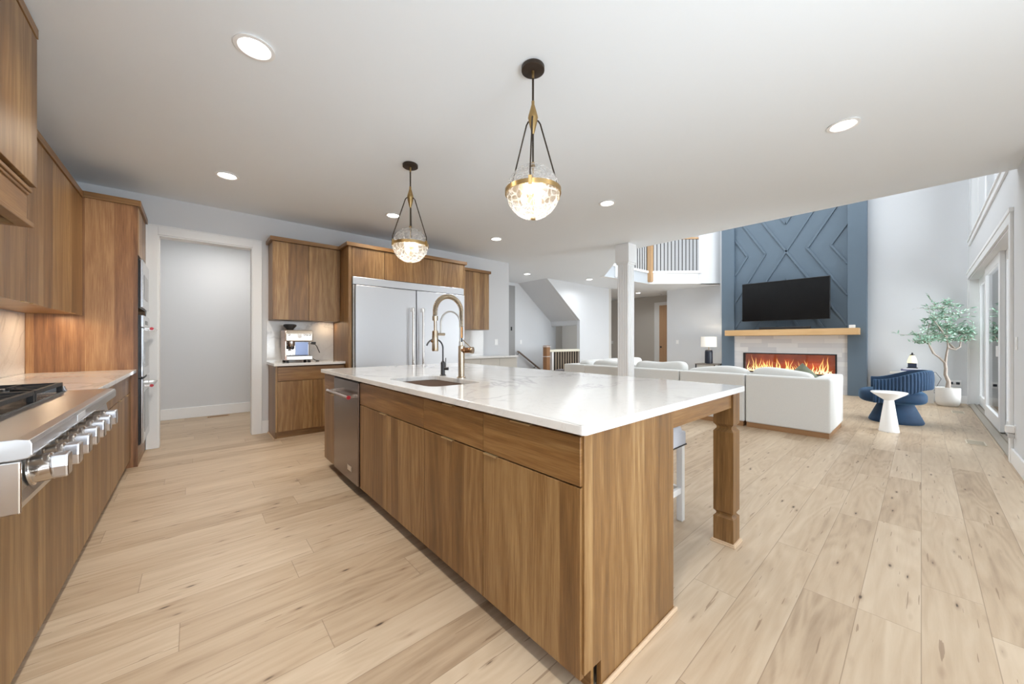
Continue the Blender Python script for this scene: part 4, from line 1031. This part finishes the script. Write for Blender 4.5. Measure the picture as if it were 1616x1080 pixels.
def oven(name, label, z0, z1, hz, xf=-.362, ctrl=0):
    t = thing(name, label, 'oven', (-.6, 5.3, z0))
    obj('chassis', MB().box(-.95, xf-.02, TY0+.024, TY1-.022, z0+.002, z1-.002), BLACK, t)
    fr = MB(); y0, y1 = TY0+.026, TY1-.022
    dz1 = z1-ctrl
    d_ = obj('door', MB().box(xf-.018, xf, y0, y1, z0+.01, dz1-.006), VWHITE, t, bevel=.004)
    obj('window', MB().box(xf, xf+.0015, y0+.12, y1-.12, z0+.10, dz1-.14), SMOKEG, d_)
    obj('window_back', MB().box(xf-.0, xf+.0006, y0+.12, y1-.12, z0+.10, dz1-.14), simple('oven_glass_back', (120, 122, 128), .15, .9), d_)
    if ctrl: 
        c_ = obj('control_panel', MB().box(xf-.018, xf, y0, y1, dz1, z1-.004), VWHITE, t, bevel=.003)
        obj('display', MB().box(xf, xf+.001, 5.18, 5.42, dz1+.03, dz1+.07), BLACK, c_)
    if hz:
        h_ = obj('handle', MB().tube([(xf+.055, y0+.04, hz), (xf+.055, y1-.04, hz)], .013, 16), STEELD, d_, smooth=True)
        for y in (y0+.07, y1-.07): obj('handle_mount', MB().box(xf, xf+.055, y-.012, y+.012, hz-.012, hz+.012), STEELD, d_, bevel=.003)
        md_ = MB().tube([(xf+.055, y0+.04, hz), (xf+.055, y0+.030, hz)], .0145, 16); obj('medallion', md_, RED, d_, smooth=True)
    return t
oven('microwave_oven', 'built-in microwave oven at the top of the oven tower', 1.52, 2.0, 0, -.366)
oven('built_in_oven', 'upper stainless wall oven with red-tipped bar handle below the microwave', .845, 1.458, 1.325, -.362, .12)
oven('built_in_oven', 'lower stainless wall oven with red-tipped bar handle near the floor', .20, .84, .765, -.362, 0)

# ------------------------------------------------------------------ back wall: coffee station, refrigerator, far cabinets
def upper_y(x0, x1, z0, label, seam, yf=5.35, crown_r=True, crown_l=True):
    t = thing('upper_cabinet', label, 'cabinet', ((x0+x1)/2, YB-.17, z0), 'wall cabinets on the refrigerator wall')
    obj('carcass', MB().box(x0, x1, yf+.02, YB-.002, z0, 2.462), OAK, t)
    for a, b in ((x0, seam), (seam, x1)):
        obj('door', MB().box(a+G, b-G, yf, yf+.019, z0+.002, 2.46), OAK, t, bevel=.0015)
    obj('crown', MB().box(x0-(.028 if crown_l else 0), x1+(.028 if crown_r else 0), yf-.03, YB-.002, 2.463, 2.512), OAKH, t, bevel=.002)
upper_y(.742, 1.532, 1.475, 'two-door wooden wall cabinet above the espresso machine', 1.145, crown_r=False)
upper_y(3.372, 4.165, 1.415, 'two-door wooden wall cabinet right of the refrigerator', 3.80, 5.37, crown_l=False)
cb = thing('base_cabinet', 'base cabinet under the espresso machine with a wide drawer over two doors', 'cabinet', (1.13, 5.4, 0), 'base cabinets on the refrigerator wall')
obj('side_panel', MB().box(.742, .762, 5.18, YB-.002, 0, .899), OAK, cb)
obj('side_panel_front', MB().box(.742, .762, 5.142, 5.18, .10, .899), OAK, cb)
obj('carcass', MB().box(.762, 1.528, 5.162, YB-.002, .10, .899), BODY, cb)
obj('toe_kick', MB().box(.762, 1.528, 5.192, 5.205, 0, .10), OAKH, cb)
obj('shoe_molding', MB().box(.735, 1.528, 5.172, 5.19, 0, .016), SHOE, cb); obj('shoe_molding', MB().box(.728, .741, 5.172, YB-.02, 0, .016), SHOE, cb)
obj('drawer', MB().box(.764, 1.528, 5.140, 5.160, .715, .885), OAKH, cb, bevel=.0015)
obj('door', MB().box(.764, 1.145-G, 5.140, 5.160, .102, .710), OAK, cb, bevel=.0015)
obj('door', MB().box(1.145+G, 1.528, 5.140, 5.160, .102, .710), OAK, cb, bevel=.0015)
tag(obj('coffee_countertop', MB().box(.722, 1.532, 5.112, YB-.002, .900, .932), QUARTZ, bevel=.003), 'short white quartz counter holding the espresso machine', 'countertop')
tag(obj('backsplash', MB().box(.722, 1.532, YB-.018, YB-.002, .933, 1.474), QUARTZ), 'veined slab backsplash behind the espresso machine', 'backsplash')
area_light('led_light', (1.42, 5.55, 1.468), (0, 0, 0), .12, .04, .5, (1, .72, .45))
rc = thing('base_cabinet', 'low pale base cabinet right of the refrigerator under the light switch', 'cabinet', (4.0, 5.4, 0), 'base cabinets on the refrigerator wall')
obj('carcass', MB().box(3.372, 4.66, 5.162, YB-.002, .0, .899), simple('washed_cabinet', (196, 192, 184), .6), rc)
for a in (3.374, 3.805, 4.236): obj('door', MB().box(a, a+.427, 5.14, 5.160, .10, .885), simple('washed_cabinet_door', (196, 192, 184), .6), rc, bevel=.002)
tag(obj('far_countertop', MB().box(3.372, 4.675, 5.112, YB-.002, .900, .930), QUARTZ, bevel=.002), 'white counter right of the refrigerator', 'countertop')
tag(obj('backsplash', MB().box(3.372, 4.255, YB-.018, YB-.002, .931, 1.414), QUARTZ), 'veined slab backsplash right of the refrigerator', 'backsplash')

fs = thing('refrigerator_surround', 'tall wooden cabinet surround with four small doors above the refrigerator', 'cabinet', (2.45, 5.3, 0))
FYF = 5.0
obj('side_panel', MB().box(1.535, 1.578, FYF, YB-.002, 0, 2.462), OAK, fs)
obj('side_panel', MB().box(3.345, 3.370, FYF, YB-.002, 0, 2.462), OAK, fs)
obj('carcass', MB().box(1.578, 3.345, FYF+.022, YB-.002, 2.07, 2.462), OAKH, fs)
for a, b in ((1.580, 2.016), (2.016, 2.452), (2.452, 2.90), (2.90, 3.343)):
    obj('door', MB().box(a+G, b-G, FYF, FYF+.020, 2.072, 2.460), OAK, fs, bevel=.0015)
obj('crown', MB().prism([(1.505, FYF-.03), (3.398, FYF-.03), (3.398, 5.315), (3.371, 5.315), (3.371, YB-.002), (1.534, YB-.002), (1.534, 5.315), (1.505, 5.315)], 2.463, 2.512), OAKH, fs, bevel=.002)
rf = thing('refrigerator', 'very wide built-in stainless refrigerator with two doors', 'refrigerator', (2.46, 5.3, 0))
obj('cabinet_body', MB().box(1.584, 3.340, FYF+.03, YB-.004, .0, 2.064), GRAPH, rf)
obj('vent_grille', MB().box(1.584, 3.340, FYF-.02, FYF+.03, 1.962, 2.064), STEELV, rf, bevel=.004)
obj('grille_line', MB().box(1.60, 3.33, FYF-.022, FYF+.0, 1.955, 1.963), BLACKM, rf)
for a, b, hx_, s in ((1.612, 2.478, 2.40, 1), (2.490, 3.335, 2.56, -1)):
    d_ = obj('door', MB().box(a, b, FYF-.045, FYF+.028, .10, 1.952), STEELV, rf, bevel=.006)
    h_ = obj('handle', MB().tube([(hx_, FYF-.115, .42), (hx_, FYF-.115, 1.68)], .016, 20), STEELD, d_, smooth=True)
    for z in (.44, 1.66): obj('handle_mount', MB().box(hx_-.018, hx_+.018, FYF-.125, FYF-.045, z-.03, z+.03), STEELD, d_, bevel=.004)
obj('side_trim', MB().box(1.584, 1.606, FYF-.02, FYF+.03, .10, 1.955), STEELD, rf)
obj('kick_plate', MB().box(1.584, 3.340, FYF+.04, FYF+.06, 0, .10), BLACKM, rf)

# espresso machine
ex = thing('espresso_machine', 'stainless espresso machine with bean hopper on the short counter', 'coffee machine', (1.03, 5.42, .932))
ex0, ex1, ey0, ey1 = .862, 1.165, 5.27, 5.56
obj('body', MB().box(ex0, ex1, ey0+.14, ey1, .955, 1.345), STEELD, ex, bevel=.01)
obj('side_panel', MB().box(ex0-.002, ex0+.02, ey0+.01, ey1-.01, .96, 1.34), simple('rosy_side_steel', (190, 160, 145), .2, 1), ex, bevel=.006)
hdp = obj('head', MB().prism([(ey0-.005, 1.20), (ey0+.16, 1.19), (ey0+.16, 1.345), (ey0+.02, 1.345), (ey0-.010, 1.30)], ex0+.004, ex1+.012, 'x'), simple('cream_steel', (222, 214, 204), .28, .85), ex, bevel=.012)
for i, (x, r) in enumerate(((.905, .014), (1.075, .012), (1.105, .012), (1.135, .012))):
    obj('dial_button', MB().lathe([(r, 0), (r, .008), (r*.7, .010)], (x, ey0-.012, 1.285), 16, 'y').rot(pi, 'Z', (x, ey0-.009, 1.28)), STEELD, hdp, smooth=True)
obj('pressure_gauge', MB().lathe([(.026, 0), (.026, .008), (.02, .010)], (1.02, ey0-.012, 1.268), 24, 'y').rot(pi, 'Z', (1.02, ey0-.008, 1.26)), WHITE, hdp, smooth=True)
obj('back_plate', MB().box(1.0, ex1-.02, ey0+.12, ey0+.142, 1.02, 1.19), simple('blue_reflecting_steel', (138, 148, 176), .3, .7), ex)
obj('group_head', MB().lathe([(.036, 1.13), (.042, 1.15), (.042, 1.20)], (.94, ey0+.07, 0), 24), STEELD, ex, smooth=True)
pf = obj('portafilter', MB().lathe([(.03, 1.10), (.037, 1.11), (.037, 1.135)], (.94, ey0+.07, 0), 24), GRAPH, ex, smooth=True)
obj('portafilter_handle', MB().tube([(.94, ey0+.03, 1.12), (.935, ey0-.06, 1.11)], .012, 12), BLACKM, pf, smooth=True)
obj('spout', MB().tube([(.94, ey0+.07, 1.10), (.94, ey0+.07, 1.075)], .012, 10), STEELD, pf, smooth=True)
obj('drip_tray', MB().prism([(ey0-.03, .965), (ey0+.14, .955), (ey0+.14, 1.02), (ey0-.025, 1.015)], ex0+.01, ex1+.004, 'x'), STEELD, ex, bevel=.006)
obj('tray_grid', MB().box(ex0+.03, ex1-.02, ey0-.01, ey0+.12, 1.016, 1.021), GRAPH, ex)
obj('hopper', MB().lathe([(.035, 1.345), (.045, 1.365), (.072, 1.395), (.074, 1.405), (.072, 1.418), (.05, 1.424)], (.945, 5.44, 0), 28), BLACKM, ex, smooth=True)
obj('steam_wand', MB().tube([(ex1-.01, ey0+.04, 1.17), (ex1+.04, ey0+.01, 1.16), (ex1+.055, ey0-.01, 1.13), (ex1+.085, ey0-.02, 1.05)], .0055, 8), GRAPH, ex, smooth=True)
obj('steam_knob', MB().tube([(ex1+.005, ey0+.06, 1.18), (ex1+.055, ey0+.06, 1.18)], .014, 12), GRAPH, ex, smooth=True)
for x in (ex0+.03, ex1-.03):
    for y in (ey0+.02, ey1-.03): obj('foot', MB().lathe([(.018, .932), (.016, .957)], (x, y, 0), 14), BLACKM, ex)
tag(obj('power_cord', MB().tube([(1.17, 5.52, 1.05), (1.19, 5.50, .99), (1.24, 5.42, .945), (1.27, 5.36, .938), (1.22, 5.30, .938)], .0045, 6), BLACKM, smooth=True), 'black power cord lying on the counter right of the espresso machine', 'cord')

# ------------------------------------------------------------------ pendants
def pendant(x, y, rz, label):
    t = thing('pendant_light', label, 'pendant light', (x, y, 2.09), 'globe pendants over the island')
    P = Vector((x, y, 0)); Rg = .158; zc = 2.085
    obj('canopy', MB().lathe([(.066, CZ-.001), (.068, CZ-.004), (.068, CZ-.024), (.062, CZ-.028)], (x, y, 0), 36), BRONZE, t, smooth=True)
    obj('canopy_collar', MB().lathe([(.010, CZ-.028), (.008, CZ-.05), (.007, CZ-.07)], (x, y, 0), 16), BRASS, t, smooth=True)
    obj('rod', MB().tube([(x, y, CZ-.05), (x, y, 2.60)], .0065, 10), BRONZE, t, smooth=True)
    obj('hub', MB().lathe([(.009, 2.625), (.009, 2.605), (.026, 2.545), (.030, 2.525), (.026, 2.515), (.026, 2.505), (.010, 2.44), (.006, 2.43)], (x, y, 0), 28), BRASS, t, smooth=True)
    obj('rod', MB().tube([(x, y, 2.435), (x, y, zc+Rg)], .0055, 10), BRONZE, t, smooth=True)
    gl = obj('globe', MB().sphere((x, y, zc), Rg, 48, 28), CRACK, t, smooth=True)
    obj('band', MB().lathe([(Rg-.002, zc-.012), (Rg+.008, zc-.013), (Rg+.008, zc+.013), (Rg-.002, zc+.012)], (x, y, 0), 56), BRASS, t, smooth=True)
    obj('finial', MB().lathe([(.004, zc-Rg-.006), (.016, zc-Rg-.004), (.016, zc-Rg+.004), (.003, zc-Rg+.006)], (x, y, 0), 20), BRASS, t, smooth=True)
    obj('top_collar', MB().lathe([(.010, zc+Rg+.018), (.014, zc+Rg-.004)], (x, y, 0), 20), BRASS, t, smooth=True)
    obj('inner_stem', MB().tube([(x, y, zc+Rg), (x, y, zc-Rg)], .005, 8), BRASS, t, smooth=True)
    for k in range(3):
        a = rz+k*2*pi/3; u = Vector((cos(a), sin(a), 0))
        p = [P+u*.012+Vector((0, 0, 2.52)), P+u*.035+Vector((0, 0, 2.515)), P+u*.048+Vector((0, 0, 2.50)), P+u*(Rg+.012)+Vector((0, 0, zc+.055)), P+u*(Rg+.012)+Vector((0, 0, zc+.02))]
        ar = obj('arm', MB().tube(p, .0045, 8), BRONZE, t, smooth=True)
        q = P+u*(Rg+.010)
        obj('arm_bracket', MB().bar(q+Vector((0, 0, zc-.024)), q+Vector((0, 0, zc+.026)), .020, .014, u), BRASS, ar, bevel=.002)
        b_ = P+u.cross(Vector((0, 0, 1)))*.055
        obj('bulb', MB().blob((b_.x, b_.y, zc-.035), (.018, .018, .030), 2, 14, 9), BULB, t, smooth=True)
        obj('bulb_socket', MB().tube([(b_.x, b_.y, zc-.005), (b_.x, b_.y, zc+.03), (x, y, zc+.05)], .009, 8), BRASS, t, smooth=True)
    l = bpy.data.lights.new('pendant_glow', 'POINT'); l.energy = 3.5; l.color = (1, .93, .82); l.shadow_soft_size = .06
    o = bpy.data.objects.new('pendant_glow', l); COL.objects.link(o); o.location = (x, y, zc-.03)
pendant(1.512, 1.525, radians(-20), 'nearer and larger-looking brass banded glass globe pendant over the island')
pendant(1.500, 3.115, radians(-60), 'farther brass banded glass globe pendant in front of the refrigerator cabinets')

# ------------------------------------------------------------------ recessed lights
def downlight(x, y, label, z=CZ, power=7):
    warm = x < 2.5
    if x < 1: power = 13
    t = thing('recessed_light', label, 'ceiling light', (x, y, z), 'recessed ceiling lights')
    m_ = MB(); m_.lathe([(.070, z-.002), (.095, z-.0015), (.097, z-.0075), (.078, z-.010), (.070, z-.004)], (x, y, 0), 40)
    bmesh.ops.delete(m_.bm, geom=[f for f in m_.bm.faces if len(f.verts) > 4], context='FACES_ONLY')
    obj('trim_ring', m_, WHITE, t, smooth=True)
    obj('lens', MB().lathe([(.071, z-.001), (.071, z-.0035)], (x, y, 0), 32), LENS, t)
    l = area_light('downlight_glow', (x, y, z-.012), (0, 0, 0), .13, .13, power, (1, .90, .77) if warm else (.96, .98, 1), 'DISK', 150)
DL = [(.255, 2.445, 'recessed ceiling light nearest the top left of the picture'), (.25, 4.51, 'recessed ceiling light above the gap before the pantry opening'),
      (1.935, 4.515, 'recessed ceiling light left of the far pendant above the refrigerator'), (3.61, 4.47, 'recessed ceiling light just right of the refrigerator wall cabinets'),
      (3.655, 2.448, 'recessed ceiling light right of the near pendant'), (3.667, .387, 'large-looking recessed ceiling light at the upper right'),
      (6.048, 6.298, 'recessed ceiling light before the sloped stair soffit'), (7.795, 5.766, 'recessed ceiling light above the white stair wall'), (11.216, 6.3, 'recessed ceiling light in the far hall under the landing')]
for x, y, lab in DL: downlight(x, y, lab)
area_light('downlight_glow', (.255, .39, CZ-.01), (0, 0, 0), .13, .13, 12, (1, .94, .86), 'DISK', 150)
area_light('downlight_glow', (1.935, .39, CZ-.01), (0, 0, 0), .13, .13, 5, (.96, .98, 1), 'DISK', 150)
area_light('pantry_light', (.4, 6.7, 2.80), (0, 0, 0), .3, .3, 16, (1, .96, .90), 'DISK')
tag(obj('smoke_detector', MB().lathe([(.06, CZ), (.06, CZ-.025), (.045, CZ-.035)], (12.0, 5.95, 0), 20), WHITE, smooth=True), 'round smoke detector on the far hall ceiling', 'smoke detector')

# ------------------------------------------------------------------ plates, outlets, vents
def plate(name, box, label, cat, rock):
    t = thing(name, label, cat, ((box[0]+box[1])/2, (box[2]+box[3])/2, box[4]))
    obj('cover_plate', MB().box(*box), WHITE, t, bevel=.001)
    for b in rock: obj('rocker', MB().box(*b), simple('rocker_white', (246, 246, 246), .3), t, bevel=.001)
plate('light_switch', (4.555, 4.635, YB-.006, YB, 1.125, 1.245), 'white double light switch on the wall right of the refrigerator', 'light switch', [(4.568, 4.590, YB-.009, YB-.006, 1.15, 1.22), (4.600, 4.622, YB-.009, YB-.006, 1.15, 1.22)])
plate('light_switch', (6.92, 6.99, 7.494, 7.50, 1.12, 1.24), 'white light switch on the stair wall above the handrail', 'light switch', [(6.945, 6.967, 7.49, 7.494, 1.15, 1.21)])
plate('light_switch', (11.394, 11.40, 5.03, 5.11, 1.12, 1.24), 'white light switch on the wall left of the table lamp', 'light switch', [(11.390, 11.394, 5.055, 5.085, 1.15, 1.21)])
plate('light_switch', (12.544, 12.55, 8.13, 8.25, 1.10, 1.22), 'white light switch on the far hall wall left of the column', 'light switch', [(12.54, 12.544, 8.17, 8.21, 1.13, 1.19)])
plate('light_switch', (5.80, 5.88, YR, YR+.006, 1.12, 1.24), 'white light switch at the right edge beside the sliding door', 'light switch', [(5.825, 5.855, YR+.006, YR+.009, 1.15, 1.21)])
ol = thing('wall_outlet', 'white double outlet with dark plugs on the wall behind the potted tree', 'outlet', (XF, -.43, .39))
obj('cover_plate', MB().box(XF-.006, XF, -.51, -.345, .33, .445), WHITE, ol, bevel=.001)
for y in (-.468, -.388): obj('plug', MB().box(XF-.035, XF-.006, y-.022, y+.022, .365, .41), SOCKET, ol, bevel=.004)
pa = thing('plug_in_adapter', 'white plug-in adapter low on the wall beside the sliding door', 'adapter', (5.93, YR, .30))
obj('cover_plate', MB().box(5.89, 5.97, YR, YR+.006, .27, .39), WHITE, pa, bevel=.001)
obj('adapter_body', MB().box(5.90, 5.965, YR+.006, YR+.06, .315, .385), WHITE, pa, bevel=.008)
obj('adapter_lower', MB().box(5.905, 5.955, YR+.006, YR+.045, .265, .31), simple('grey_adapter', (200, 200, 200), .4), pa, bevel=.006)
def vent(x0, x1, y0, y1, label, col, dark, along='x'):
    t = thing('floor_vent', label, 'vent', ((x0+x1)/2, (y0+y1)/2, 0))
    obj('frame', MB().box(x0, x1, y0, y1, .0005, .004), simple('vent_frame', col, .6), t)
    sl = MB(); n_ = 12 if along == 'x' else 10
    for i in range(n_):
        if along == 'x': a = x0+.012+(x1-x0-.024)*i/n_; sl.box(a, a+(x1-x0-.024)/n_*.6, y0+.012, y1-.012, .004, .005)
        else: a = y0+.012+(y1-y0-.024)*i/n_; sl.box(x0+.012, x1-.012, a, a+(y1-y0-.024)/n_*.6, .004, .005)
    obj('slots', sl, simple('vent_slots', dark, .7), t)
vent(.165, .44, 7.40, 7.49, 'dark slotted floor vent in the pantry floor by the baseboard', (190, 150, 110), (60, 44, 34))
vent(6.80, 7.06, -.50, -.35, 'pale slotted floor vent nearest the sliding door track end', (206, 196, 178), (176, 166, 148))
vent(9.55, 9.85, -.48, -.34, 'pale slotted floor vent farther along the sliding door near the pot', (206, 196, 178), (176, 166, 148))
